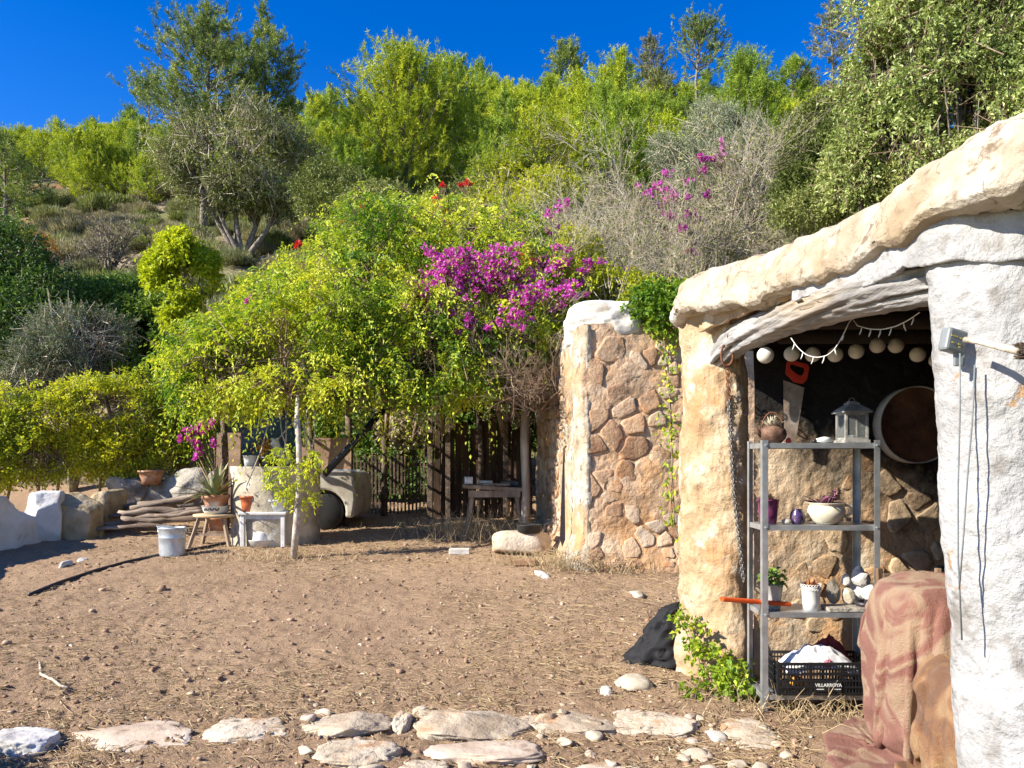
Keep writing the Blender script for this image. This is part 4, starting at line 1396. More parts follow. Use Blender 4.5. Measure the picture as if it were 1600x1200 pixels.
# ------------------------------------------------------------------ the ruined stone wall in the middle
M_capwhite = mat_noise('chalky_cap', [(.2, (.42, .39, .35)), (.5, (.56, .54, .51)), (.8, (.64, .63, .61))], scale=3, bump=.6, bscale=14, bdist=.02, patches=[((.36, .30, .23), 3, .66, .05)])
swall = thing('stone_wall', (1.5, 9.1, .26), 'tall rough stone wall end with a white plastered cap and hanging creeper', 'wall')
zs = np.linspace(.05, 3.22, 150)
def flare(C, z):
    return (.16 * sstep(.75, .2, z))[:, None] * np.ones(len(C))[None]
core = wall_sheet('wall_core', [(.42, 13.2), (.56, 11.8), (.68, 10.4), (.80, 9.35), (.845, 9.12), (.93, 9.07), (1.5, 9.05), (2.4, 9.04), (3.6, 9.05)], zs, M_mortar, swall, .06, 1.6, 14, 330, bulge=flare)
stone_cells(core, M_stonewall, (.90, 2.55, .30, 3.08), .29, lambda a, b, h: (a, 9.045 - h - .16 * float(sstep(.75, .2, b)), b), 41, gap=.012, proud=.010, drop=.26)
def sideface(a, b, h):
    X = np.interp(a, [9.07, 9.35, 10.4, 11.8, 13.2], [.845, .80, .68, .56, .42])
    return (X - h - .16 * float(sstep(.75, .2, b)), a, b)
stone_cells(core, M_stonewall, (10.25, 12.8, .45, 3.05), .24, sideface, 42, gap=.012, proud=.03, drop=.15)
MB().box((2.3, 11.5, 3.14), (2.4, 4.0, .08)).build('wall_top', M_mortar, swall)
wall_sheet('corner_sunlit_tone', [(.665, 10.45), (.70, 10.2), (.775, 9.4), (.82, 9.14), (.89, 9.045), (.95, 9.055)], np.linspace(.05, 3.2, 150), M_roof, swall, .05, 2.4, 44, 90, bulge=flare)  # pale plaster tone puts the sunlit part of the side face into the colour
V, Fs = rock_geo((1.15, 9.80, 3.27), (.90, 1.56, .50), 0, 5, 7, .05, 5, 1, nscale=2.6)
link('cap', np_mesh('cap', V, [Fs], True), M_capwhite, swall)

# creeper hanging down the wall
cr = thing('hanging_creeper', W(1040, 470, 8.95), 'green creeper hanging in a long strand down the stone wall beside the pier', 'creeper')
ells = [(W(1010, 478, 8.95), (.22, .18, .14)), (W(1045, 495, 8.95), (.28, .2, .2)), (W(1065, 480, 8.9), (.25, .2, .25)), (W(1035, 460, 9.1), (.4, .25, .14))]
V, Fs, v, _ = foliage(ells, 800, 5, .12, .06, .045, 95, shell=.7, droop=.4, gap=-.4, vmid=.45)
link('leaves', np_mesh('leaves', V, [Fs], False, v), L_vine, cr)
def strand(path, n, seed, parent, L=.065, mat=None, r=.006, spread=.05):
    rs = np.random.default_rng(seed)
    P = np.array(path)
    t = np.linspace(0, len(P) - 1, 60)
    C = np.stack([np.interp(t, np.arange(len(P)), P[:, k]) for k in range(3)], -1)
    C[:, :2] += fbm(C, 2.0, 3, seed)[:, None] * .03
    MB().tube(C, r, 5).build('stem', M_twig_brown, parent, True)
    i = rs.integers(0, 60, n)
    Q = C[i] + rs.normal(size=(n, 3)) * spread * np.array([1, .4, .6]) + np.array([0, -.02, 0])
    V, Fs = leaf_geo(Q, rs.normal(size=(n, 3)) + [0, -.2, -.6], rs.normal(size=(n, 3)) * .5 + [-.3, -1, .5], L * rs.uniform(.6, 1.2, n), L * .62 * np.ones(n))
    link('leaves', np_mesh('leaves', V, [Fs], False, np.repeat(np.clip(rs.normal(.55, .2, n), 0, 1), 2)), mat or L_vine, parent)
strand([W(1028, 480, 8.85), W(1040, 540, 8.86), W(1048, 640, 8.87), W(1050, 740, 8.85), W(1056, 830, 8.8), W(1082, 895, 8.7)], 40, 1, cr, r=.007)
strand([W(1042, 520, 8.86), W(1046, 620, 8.87), W(1050, 720, 8.85), W(1050, 815, 8.84)], 190, 2, cr, spread=.075)

# ------------------------------------------------------------------ edging and loose stones
def gpix(x, y):
    D = gD(y)
    return np.array([(x - 800) / F * D, D, gz((x - 800) / F * D, D)])

def ground_stone(label, x0, x1, yt, yb, th, seed, mat=None, group='flat stones edging the yard', cuts=12, power=4.5, sub=5, amp=.13, name='edging_stone', tilt=(0, 0), rz=None, cat='stone'):
    a, b = gpix((x0 + x1) / 2, yt + (yb - yt) * .15), gpix((x0 + x1) / 2, yb)
    D = (a[1] + b[1]) / 2
    wid = PX(x1 - x0, D)
    dep = max(abs(a[1] - b[1]) * 1.05, wid * .25)
    c = np.array([PX((x0 + x1) / 2 - 800, D), D, gz(PX((x0 + x1) / 2 - 800, D), D) - th * .10])
    o = rock(name, c, (wid, dep, th), mat or M_stone, None, rotz=(random.uniform(-.2, .2) if rz is None else rz), seed=seed, power=power, amp=amp, sub=sub, cuts=cuts, tilt=(random.uniform(-.1, .1), random.uniform(-.08, .08)), nscale=2.6)
    return tag(o, label, cat, group)
M_slab = mat_noise('pink_slab', [(.2, (.36, .27, .20)), (.5, (.48, .38, .29)), (.8, (.57, .48, .39))], scale=3, bump=.5, bscale=22, bdist=.015, patches=[((.30, .22, .16), 6, .62, .04)])
ES = [('whitish stone at the far left end of the edging row', -20, 95, 1128, 1168, .16, 1, M_capwhite), ('largest smooth pinkish slab in the edging row at the left', 103, 322, 1116, 1164, .13, 2, M_slab),
      ('narrow slanting pale stone right of the pinkish slab', 328, 456, 1112, 1152, .11, 3, None), ('lumpy cream stone left of the small round stone in the edging', 456, 610, 1114, 1152, .13, 4, None),
      ('small round stone in the middle of the edging row', 611, 643, 1112, 1142, .12, 5, None), ('long rough cream stone right of the small round stone', 648, 830, 1106, 1150, .14, 6, None),
      ('half buried cream stone right of the long rough stone', 818, 962, 1103, 1142, .09, 7, None), ('half buried pale stone at the right end of the edging row', 955, 1085, 1100, 1140, .08, 8, None),
      ('rough grey stone in the second row below the lumpy cream stone', 498, 622, 1147, 1187, .11, 9, None), ('flat pinkish stone in the second row below the long rough stone', 672, 850, 1147, 1184, .08, 10, M_slab),
      ('flat stone at the bottom edge left of centre', 515, 640, 1182, 1222, .08, 11, M_slab), ('broken stone bits between the grey and the flat pinkish stone', 628, 700, 1168, 1198, .07, 12, None),
      ('flat pale stone at the bottom edge right of centre', 880, 1005, 1168, 1205, .07, 13, None), ('flat pale stone at the bottom edge near the blanket', 1008, 1135, 1184, 1220, .06, 14, None),
      ('flat broad stone at the bottom edge in the middle', 690, 880, 1188, 1225, .06, 15, None), ('pinkish low stone just left of the draped blanket', 1150, 1290, 1180, 1222, .05, 16, M_slab)]
for lab, x0, x1, yt, yb, th, sd, mt in ES:
    ground_stone(lab, x0, x1, yt, yb, th, sd, mt)
M_chalk = mat_noise('white_chip', [(.2, (.46, .42, .37)), (.8, (.62, .60, .56))], scale=8, bump=.4)
M_creamstone = mat_noise('cream_block', [(.2, (.42, .35, .25)), (.8, (.57, .50, .39))], scale=6, bump=.5, bscale=40, bdist=.01)
for lab, x0, x1, yt, yb, th, sd, mt in (('squared cream stone block lying on the earth left of the pier', 955, 1016, 1046, 1075, .12, 21, M_creamstone), ('small white stone beside the squared cream block', 938, 958, 1070, 1086, .06, 22, M_chalk),
                                       ('pale cream wedge of stone near the shelf foot', 1064, 1106, 1154, 1178, .07, 23, M_creamstone), ('long tilted pale stone below the leafy weed by the shelf', 1130, 1212, 1112, 1158, .10, 24, None),
                                       ('small broken white stone left of the long tilted stone', 1105, 1135, 1130, 1148, .05, 25, M_chalk), ('white stone on the shaded earth at the left', 97, 109, 882, 890, .12, 26, M_chalk),
                                       ('pale stone lump in front of the stone wall base', 836, 858, 890, 906, .10, 27, M_chalk), ('pale pebble on the earth right of the wall base', 984, 1003, 922, 934, .08, 28, M_creamstone),
                                       ('flat whitish stone in the shade near the log pile', 122, 134, 874, 880, .08, 29, M_chalk)):
    ground_stone(lab, x0, x1, yt, yb, th, sd, mt, group='loose stones lying about', cuts=9, power=4, sub=3, amp=.05, name='loose_stone')
rr2 = random.Random(77)
for k in range(44):
    x, y = rr2.uniform(430, 1260), rr2.choice([rr2.uniform(1104, 1150), rr2.uniform(1145, 1196)])
    p = gpix(x, y)
    s = rr2.uniform(.035, .10)
    o = rock('rubble_stone', p + np.array([0, 0, s * .10]), (s * rr2.uniform(.9, 1.7), s * rr2.uniform(.7, 1.2), s * rr2.uniform(.4, .7)), rr2.choice([M_stone, M_slab, M_creamstone]), None, rotz=rr2.uniform(0, 3), seed=500 + k, power=3.5, amp=.08, sub=3, cuts=9)
    side = 'left' if x < 640 else 'middle' if x < 860 else 'right'
    tag(o, f'small rubble stone among the larger edging stones at the {side} of the row', 'stone', f'rubble between the edging stones {side}')
# two bricks / grey blocks
for lab, x, y, w, h, mt in (('grey concrete block lying on the earth near the trough', 718, 866, 32, 9, M_chalk), ('brown brick lying in front of the stone trough', 820, 885, 34, 9, None)):
    p = gpix(x, y)
    o = MB().box(p + np.array([0, 0, PX(h, p[1]) * .5]), (PX(w, p[1]), .14, PX(h, p[1]))).build('brick', mt or mat_plain('brown_brick', (.30, .18, .10), .9), None, bevel=.008)
    tag(o, lab, 'brick')

# ------------------------------------------------------------------ litter on the earth (too many to count)
rs = np.random.default_rng(12)
n = 26000
D = np.exp(rs.uniform(math.log(3.4), math.log(13.5), n))
X = D * rs.uniform(-.72, .40, n)
ok = ~((X > 1.2) & (D < 5.6)) | (D < 4.6)
dens = fbm(np.stack([X, D, D * 0], -1), .8, 3, 33)
ok &= rs.random(n) < np.clip(.42 + dens * 2.4, .05, 1)
X, D = X[ok], D[ok]
Z = yard_z(X, D)
n = len(X)
az = rs.uniform(0, 2 * PI, n)
ln = rs.uniform(.02, .11, n) * rs.choice([1, 1, 1.9], n)
wd = rs.uniform(.0022, .0055, n)
d = np.stack([np.cos(az), np.sin(az), rs.normal(size=n) * .10], -1)
bend = np.stack([np.cos(az + rs.normal(size=n) * .5), np.sin(az + rs.normal(size=n) * .5), rs.normal(size=n) * .12], -1)
A = np.stack([X, D, Z + .006], -1)
Mi = A + d * ln[:, None] * .5 + [0, 0, .006]
B = Mi + bend * ln[:, None] * .5
B[:, 2] = np.maximum(B[:, 2], yard_z(B[:, 0], B[:, 1]) + .003)
V1, F1 = seg_geo(A, Mi, wd * .5, wd * .5)
V2, F2 = seg_geo(Mi, B, wd * .5, wd * .3)
q = np.clip(rs.normal(.5, .25, n), 0, 1)
stuff(link('straw_litter', np_mesh('straw_litter', np.concatenate([V1, V2]), [np.concatenate([F1, F2 + len(V1)])], False, np.concatenate([np.repeat(q, 3), np.repeat(q, 3)])), L_straw), 'dry straw and stalks scattered over the earth', 'straw')
# clods and pebbles
n = 5500
D = np.exp(rs.uniform(math.log(3.3), math.log(13), n))
X = D * rs.uniform(-.72, .40, n)
Z = yard_z(X, D)
s = rs.gamma(1.5, .0038, n) + .0025
V0, F0 = ICO[1]
VV = V0[None] * (1 + .35 * rs.normal(size=(n, len(V0), 1))) * s[:, None, None] * np.stack([rs.uniform(.8, 1.5, n), rs.uniform(.8, 1.5, n), rs.uniform(.5, .9, n)], -1)[:, None]
VV = VV + np.stack([X, D, Z + s * .15], -1)[:, None]
FF = F0[None] + (np.arange(n) * len(V0))[:, None, None]
v = np.repeat(np.clip(rs.beta(1.6, 3, n), 0, 1), len(F0))
M_clod = mat_leaf('clods', [(0, (.24, .15, .095)), (.5, (.35, .23, .155)), (.8, (.46, .36, .26)), (1, (.56, .51, .44))], 0, rough=.95, spec=.1)
stuff(link('pebbles_and_clods', np_mesh('pebbles_and_clods', VV.reshape(-1, 3), [FF.reshape(-1, 3)], True, v), M_clod), 'small pebbles and clods of earth all over the yard', 'pebbles')
# dead leaves
n = 3200
D = np.concatenate([np.exp(rs.uniform(math.log(3.4), math.log(13), n // 2)), rs.uniform(9.5, 13.5, n - n // 2)])
X = np.concatenate([D[:n // 2] * rs.uniform(-.7, .38, n // 2), rs.uniform(-5.5, .6, n - n // 2)])
P = np.stack([X, D, yard_z(X, D) + .008], -1)
V, Fs = leaf_geo(P, rs.normal(size=(n, 3)) * [1, 1, .25], rs.normal(size=(n, 3)) * .5 + [0, 0, 1], rs.uniform(.02, .05, n), rs.uniform(.012, .028, n), fold=.35)
stuff(link('dead_leaf_litter', np_mesh('dead_leaf_litter', V, [Fs], False, np.repeat(rs.random(n), 2)), L_dead), 'curled dead leaves scattered on the earth', 'leaves')

# dry grass tufts
def tuft(x, y, n, H, seed, label, spread=.18, group='dry grass tufts at the foot of walls', D=None):
    r2 = np.random.default_rng(seed)
    p = gpix(x, y) if D is None else np.array([(x - 800) / F * D, D, gz((x - 800) / F * D, D)])
    P = p + np.stack([r2.normal(size=n) * spread, r2.normal(size=n) * spread * .5, np.zeros(n)], -1)
    d = nrm(r2.normal(size=(n, 3)) * [.55, .55, .2] + [0, 0, 1])
    L = H * r2.uniform(.4, 1.2, n)
    M1 = P + d * L[:, None] * .6
    d2 = nrm(d + r2.normal(size=(n, 3)) * .6 - [0, 0, .4])
    w = np.full(n, .0022 + p[1] * .00012)
    V1, F1 = seg_geo(P, M1, w, w * .8)
    V2, F2 = seg_geo(M1, M1 + d2 * L[:, None] * .5, w * .8, w * .3)
    q = np.repeat(np.clip(r2.normal(.55, .2, n), 0, 1), 3)
    o = link('grass_tuft', np_mesh('grass_tuft', np.concatenate([V1, V2]), [np.concatenate([F1, F2 + len(V1)])], False, np.concatenate([q, q])), L_straw)
    tag(o, label, 'grass', group)
    o['kind'] = 'stuff'
tuft(770, 800, 420, .42, 1, 'dry grass under the workbench by the wooden post', .55, D=11.5)
tuft(900, 880, 220, .34, 2, 'dry grass tuft against the corner of the stone wall', .22, D=9.0)
tuft(960, 888, 120, .28, 3, 'dry grass tuft at the foot of the stone wall face', .25, D=8.9)
tuft(1230, 1105, 260, .20, 4, 'flattened dry grass under the lowest shelf', .30, D=4.75)
tuft(850, 880, 160, .25, 5, 'dry grass behind the brown brick and beside the trough', .30, D=9.4)
tuft(440, 872, 260, .16, 6, 'dry grass around the foot of the slender pole', .55, D=9.8)
tuft(720, 815, 260, .30, 7, 'dry grass left of the workbench in the pergola shade', .5, D=12.2)

# ------------------------------------------------------------------ low wall and things on the left
lw = thing('low_wall', W(60, 800, 10.8) * np.array([1, 1, 0]) + np.array([0, 0, .35]), 'low whitewashed and yellow stone wall running along the left side', 'wall')
M_yellowstone = mat_noise('yellow_stone', [(.2, (.24, .17, .085)), (.5, (.36, .27, .15)), (.8, (.48, .39, .26))], scale=3, bump=.8, bscale=16, bdist=.03, patches=[((.20, .15, .09), 3, .62, .05)])
M_greystone = mat_noise('grey_stone', [(.2, (.15, .125, .095)), (.5, (.27, .24, .20)), (.8, (.40, .37, .32))], scale=4, bump=.8, bscale=18, bdist=.03)
def wblock(nm, x0, x1, yt, yb, D, dep, mat, seed, power=5, amp=.11, rz=0.0, sub=5, cuts=6):
    z1, z0 = W(0, yt, D)[2], W(0, yb, D)[2]
    V, Fs = rock_geo((PX((x0 + x1) / 2 - 800, D), D + dep * .2, (z0 + z1) / 2), (PX(x1 - x0, D), dep, z1 - z0), rz, seed, power, amp, sub, cuts)
    return link(nm, np_mesh(nm, V, [Fs], True), mat, lw)
V, Fs = rock_geo((-7.38, 9.75, .60), (.62, 3.0, 1.20), -.20, 12, 8, .10, 5, 4, nscale=3.5)
link('plastered_run', np_mesh('plastered_run', V, [Fs], True), M_capwhite, lw)
V, Fs = rock_geo((-7.45, 7.4, .68), (.62, 2.8, 1.5), .05, 13, 8, .06, 4, 3, nscale=3)
link('plastered_run', np_mesh('plastered_run', V, [Fs], True), M_capwhite, lw)
wblock('plaster_patch', 40, 92, 768, 862, 11.0, .6, M_capwhite, 2, 8, .07)
wblock('stone_block', 70, 145, 772, 858, 11.3, .55, M_yellowstone, 3, 9, .08, rz=-.2)
wblock('stone_block', 125, 182, 765, 830, 12.0, .55, M_yellowstone, 4, 8, .08, rz=-.2)
wblock('stone_block', 166, 232, 746, 800, 13.0, .5, M_greystone, 5)
wblock('stone_block', 222, 290, 750, 798, 13.1, .5, M_greystone, 6)
wblock('boulder', 258, 335, 733, 800, 12.9, .6, M_greystone, 7, 2.6, .12)
wblock('stone_block', 325, 375, 735, 800, 12.9, .5, M_greystone, 8)

M_log = mat_noise('grey_log', [(.2, (.10, .07, .05)), (.5, (.21, .155, .115)), (.8, (.35, .28, .22))], scale=6, stretch=(.25, 1, 1), bump=1.0, bscale=30, bdist=.02)
for k, (x0, y0, x1, y1, D, r, lab) in enumerate(((133, 823, 300, 808, 11.7, .055, 'thick grey log lowest at the front of the log pile'), (190, 815, 318, 812, 11.6, .04, 'grey log lying second from the bottom of the pile'), (185, 803, 290, 797, 11.8, .05, 'split grey log in the middle of the pile'),
                                              (205, 797, 312, 770, 12.0, .045, 'long log slanting up to the right on top of the pile'), (240, 806, 318, 802, 11.5, .03, 'thin log at the right front of the pile'), (190, 790, 305, 783, 12.2, .04, 'log at the back of the pile under the slanting one'), (150, 815, 230, 806, 12.1, .04, 'short log behind the lowest log of the pile'), (170, 808, 315, 790, 11.9, .035, 'thin crooked branch lying across the middle of the pile'), (215, 788, 310, 776, 12.1, .03, 'thin branch just under the top slanting log'), (140, 828, 260, 822, 11.4, .03, 'thin branch on the ground in front of the pile'), (200, 812, 320, 795, 11.75, .035, 'branch rising to the right out of the pile'), (180, 796, 240, 792, 12.3, .035, 'short branch stub at the back left of the pile'))):
    a, b = W(x0, y0, D), W(x1, y1, D + .1)
    t = np.linspace(0, 1, 9)[:, None]
    path = a + (b - a) * t
    path[:, 2] += fbm(path, 2.5, 2, k) * .07
    path[:, 1] += fbm(path, 1.5, 2, k + 9) * .05
    for i in range(9):
        path[i, 2] = max(path[i, 2], gz(path[i, 0], path[i, 1]) + r * .9)
    o = MB().tube(path, [r * (1 + .15 * math.sin(i * 2 + k)) for i in range(9)], 12, wob=.2, seed=k).build('log', M_log, None, True)
    tag(o, lab, 'log', 'logs in the pile by the low wall')

M_terracotta = mat_noise('terracotta', [(.2, (.30, .13, .065)), (.5, (.42, .20, .105)), (.8, (.52, .31, .20))], scale=9, bump=.25, bscale=60, bdist=.004, patches=[((.55, .45, .36), 7, .62, .05)])
M_orangepot = mat_plain('orange_plastic', (.45, .12, .045), .45)
M_soil = mat_plain('potting_soil', (.06, .04, .028), .95, bump=.5)
def pot_prof(r0, r1, h, rim=.012, rimh=.03, wall=.012):
    return [(r0 * .6, .0), (r0, 0), (r0 + (r1 - r0) * .5, h * .5), (r1, h - rimh), (r1 + rim, h - rimh), (r1 + rim, h), (r1 - wall, h), (r1 - wall * 1.4, h * .86)]
def pot(name, label, base, r0, r1, h, mat, cat='pot', rim=.012, rimh=.03, soil=True, sx=1, sy=1, group=None):
    root = thing(name, base, label, cat, group)
    MB().lathe(pot_prof(r0, r1, h, rim, rimh), base, 28, sx, sy).build('vessel', mat, root, True)
    if soil:
        MB().lathe([(r1 * .3, h * .84), (r1 * .93, h * .85), (r1 * .5, h * .88)], base, 16, sx, sy).build('soil', M_soil, root)
    return root
def rosette(parent, c, n, L, w, mat, seed, tilt=(.3, 1.3), droop=.25, attr=True, up0=0):
    r2 = random.Random(seed)
    mb = MB()
    for i in range(n):
        az = i * 2.4 + r2.uniform(-.3, .3)
        el = r2.uniform(*tilt)
        d = (math.cos(az) * math.cos(el), math.sin(az) * math.cos(el), math.sin(el))
        mb.blade((c[0] + d[0] * .02, c[1] + d[1] * .02, c[2]), d, L * r2.uniform(.65, 1.15), w * r2.uniform(.8, 1.1), droop * r2.uniform(.2, 1.4), 5)
    return mb.build('leaves', mat, parent, True)
M_aloe = mat_noise('aloe_leaf', [(.2, (.10, .13, .045)), (.5, (.19, .22, .085)), (.8, (.33, .30, .15))], scale=5, rough=.45, bump=.1, patches=[((.42, .25, .12), 4, .60, .06)])
M_succ = mat_noise('succulent', [(.2, (.05, .10, .035)), (.8, (.17, .25, .08))], scale=12, rough=.5, bump=0)
M_whiteenamel = mat_plain('white_enamel', (.60, .60, .58), .3, spec=.5, var=.06)
M_zinc = mat_noise('galvanised_zinc', [(.2, (.36, .40, .43)), (.5, (.47, .51, .54)), (.8, (.56, .60, .63))], scale=14, rough=.42, metallic=.55, bump=.1, bscale=40, bdist=.004)
M_oldboard = mat_noise('old_board', [(.2, (.16, .11, .075)), (.5, (.30, .22, .155)), (.8, (.43, .34, .25))], scale=7, stretch=(1, 1, .2), bump=.6, bscale=40, bdist=.01)
M_seat = mat_noise('worn_seat', [(.2, (.33, .22, .12)), (.5, (.46, .34, .20)), (.8, (.56, .45, .30))], scale=8, stretch=(.3, 1, 1), bump=.4, bscale=40, bdist=.008)
M_paintwhite = mat_noise('white_paint', [(.2, (.44, .42, .39)), (.5, (.56, .55, .53)), (.8, (.63, .62, .61))], scale=9, rough=.6, bump=.25, bscale=40, bdist=.006, patches=[((.36, .30, .24), 9, .67, .03)])

# galvanised bucket
p = gpix(269, 869)
bk = thing('bucket', p, 'galvanised metal bucket with a folded lid standing on the earth', 'bucket')
h, r = PX(45, p[1]), PX(20.5, p[1])
MB().lathe([(r * .5, 0), (r * .93, 0), (r * .95, h * .03), (r * .94, h * .10), (r * .97, h * .4), (r * .99, h * .62), (r * 1.02, h * .64), (r * .99, h * .67), (r * 1.0, h * .93), (r * 1.05, h * .95), (r * 1.05, h), (r * .98, h), (r * .95, h * .9), (r * .9, h * .2)], p, 36, 1, .8).build('vessel', M_zinc, bk, True)
MB().box(p + np.array([-r * .45, -.02, h * 1.02]), (r * .9, r * 1.1, .015), Matrix.Rotation(.16, 3, 'Y')).build('lid', M_zinc, bk, bevel=.004)
for s in (-1, 1):
    MB().box(p + np.array([s * r * 1.02, 0, h * .92]), (.02, .05, .07)).build('handle_lug', M_zinc, bk, bevel=.004)
MB().tube([p + np.array([math.cos(t) * r * 1.06, -r * .5 * math.sin(t), h * .95 - .10 * math.sin(t)]) for t in np.linspace(0, PI, 12)], .004, 6).build('bail_handle', M_zinc, bk, True)

# stool
p = gpix(337, 852)
D0 = p[1]
st = thing('stool', p, 'round wooden stool carrying the terracotta pot', 'stool')
hs = W(0, 803, D0)[2] - p[2]
rs_ = PX(34, D0)
MB().lathe([(rs_ * .9, hs - .045), (rs_, hs - .03), (rs_, hs - .008), (rs_ * .97, hs)], p, 30, 1, .85).build('seat', M_seat, st, True)
for sx, sy in ((-1, -1), (1, -1), (1, 1), (-1, 1)):
    MB().bar(p + np.array([sx * rs_ * .55, sy * rs_ * .5, hs - .04]), p + np.array([sx * rs_ * .92, sy * rs_ * .75, -.02]), .045, .045).build('leg', M_oldboard, st, bevel=.006)
for sy in (-1, 1):
    MB().bar(p + np.array([-rs_ * .72, sy * rs_ * .6, hs * .38]), p + np.array([rs_ * .72, sy * rs_ * .6, hs * .38]), .02, .03).build('stretcher', M_oldboard, st)
# wooden chair back behind the stool
cp = gpix(372, 848) + np.array([0, .25, 0])
ch = thing('wooden_chair', cp, 'dark wooden chair half hidden behind the stool and the white table', 'chair')
M_darkwood = mat_noise('dark_wood', [(.2, (.07, .045, .03)), (.8, (.20, .14, .09))], scale=8, bump=.4)
for sx in (-1, 1):
    MB().tube([cp + np.array([sx * .16, .1, 0]), cp + np.array([sx * .16, .12, .42]), cp + np.array([sx * .17, .22, .82])], .02, 8).build('back_post', M_darkwood, ch, True)
    MB().tube([cp + np.array([sx * .17, -.22, 0]), cp + np.array([sx * .16, -.2, .42])], .02, 8).build('leg', M_darkwood, ch, True)
MB().box(cp + np.array([0, -.05, .43]), (.38, .36, .03)).build('seat', M_darkwood, ch, bevel=.01)
for zz in (.58, .70, .80):
    MB().box(cp + np.array([0, .16 + (zz - .58) * .3, zz]), (.32, .018, .05)).build('back_slat', M_darkwood, ch, bevel=.005)

# bowl, pot and aloe on the stool
base = p + np.array([0, 0, hs])
bw = thing('enamel_bowl', base, 'white enamel bowl with dark painted marks under the terracotta pot', 'bowl')
rb = PX(21, D0)
MB().lathe([(rb * .4, 0), (rb * .72, 0), (rb * .9, .05), (rb, .115), (rb * 1.05, .12), (rb * .97, .115), (rb * .7, .02)], base, 32).build('basin', M_whiteenamel, bw, True)
M_mark = mat_plain('dark_glaze', (.03, .025, .03), .4)
mb = MB()
for k in range(7):
    a = -PI / 2 - .55 + k * .18
    for q in range(2):
        rr_ = rb * .955
        mb.box(base + np.array([math.cos(a + q * .05) * rr_, math.sin(a + q * .05) * rr_, .065 + (.015 if (k + q) % 2 else 0)]), (.016, .008, .022), Matrix.Rotation(a + PI / 2, 3, 'Z') @ Matrix.Rotation(.5 * (-1) ** k, 3, 'Y'))
mb.build('painted_marks', M_mark, bw)
pb = base + np.array([0, 0, .03])
al = pot('aloe_pot', 'terracotta pot with a big spiky aloe standing on the stool', pb, PX(14, D0), PX(20, D0), PX(27, D0), M_terracotta, 'pot', rimh=.05)
rosette(al, pb + np.array([0, 0, PX(25, D0)]), 34, .66, .07, M_aloe, 3, (.15, 1.45), .35)
# bougainvillea in a pot behind
bpz = gpix(318, 842) + np.array([0, .6, 0])
bg = pot('potted_bougainvillea', 'potted bougainvillea with magenta blooms rising behind the aloe', bpz, .13, .18, .3, M_terracotta, 'plant')
rs2 = np.random.default_rng(8)
mb = MB()
for k in range(7):
    e = W(rs2.uniform(285, 338), rs2.uniform(665, 705), bpz[1])
    mb.tube([bpz + np.array([0, 0, .25]), (bpz + e) / 2 + rs2.normal(size=3) * .06 + np.array([.08, 0, .1]), e], [.012, .008, .003], 5)
mb.build('stems', M_twig_brown, bg, True)
BD = bpz[1]
flowers('x', '', '', [(290, 680, BD, 12, 16, .3), (305, 700, BD, 10, 14, .2), (312, 668, BD, 14, 10, .22), (328, 672, BD, 10, 14, .18), (335, 690, BD, 6, 10, .1)], L_magenta, 420, .05, 209, parent=bg)
i = 160
V, Fs = leaf_geo(W(312, 690, BD) + rs2.normal(size=(i, 3)) * np.array([.22, .12, .2]), rs2.normal(size=(i, 3)), rs2.normal(size=(i, 3)) + [0, 0, 1], np.full(i, .06), np.full(i, .035))
link('leaves', np_mesh('leaves', V, [Fs], False, np.repeat(rs2.random(i) * .6, 2)), L_vine, bg)

# white table with pots
p = gpix(411, 857)
D1 = p[1]
tb = thing('white_table', p, 'small white painted table carrying plant pots by the cistern', 'table')
ht = W(0, 800, D1)[2] - p[2]
wx = PX(36, D1)
MB().box(p + np.array([0, .2, ht - .02]), (wx * 2.1, .5, .04)).build('table_top', M_paintwhite, tb, bevel=.01)
for sx in (-1, 1):
    for yy in (0.0, .4):
        MB().box(p + np.array([sx * wx * .88, yy, ht / 2 - .02]), (.06, .055, ht - .04)).build('leg', M_paintwhite, tb, bevel=.008)
MB().box(p + np.array([0, .0, ht - .07]), (wx * 1.7, .02, .06)).build('apron', M_paintwhite, tb)
tz = p + np.array([0, 0, ht])
op = pot('succulent_pot', 'orange plastic pot of small succulents on the left of the white table', tz + np.array([-wx * .72, .12, 0]), PX(11, D1), PX(14, D1), PX(25, D1), M_orangepot)
rosette(op, op.location + Vector((0, 0, PX(24, D1))), 60, .10, .018, M_succ, 4, (.5, 1.5), .0)
o2 = pot('succulent_pot', 'terracotta bowl of dark rosettes at the back of the white table', tz + np.array([-.02, .38, .10]), PX(12, D1), PX(17, D1), PX(16, D1), M_terracotta)
MB().box(tz + np.array([-.02, .38, .05]), (.2, .16, .1)).build('pot_foot', M_terracotta, o2)
rosette(o2, o2.location + Vector((0, 0, PX(15, D1))), 40, .13, .035, M_succ, 5, (.1, 1.2), .1)
wp = pot('white_planter', 'white oval planter with dry stems on the right of the white table', tz + np.array([wx * .45, .12, 0]), PX(16, D1), PX(18.5, D1), PX(19, D1), M_whiteenamel, sy=.7)
rosette(wp, wp.location + Vector((0, 0, PX(17, D1))), 30, .09, .02, M_aloe, 6, (.2, 1.3), .2)
o3 = pot('flower_pot', 'small cream flower pot behind the white planter', tz + np.array([wx * .62, .40, 0]), PX(9, D1), PX(12, D1), PX(38, D1), M_creamstone)
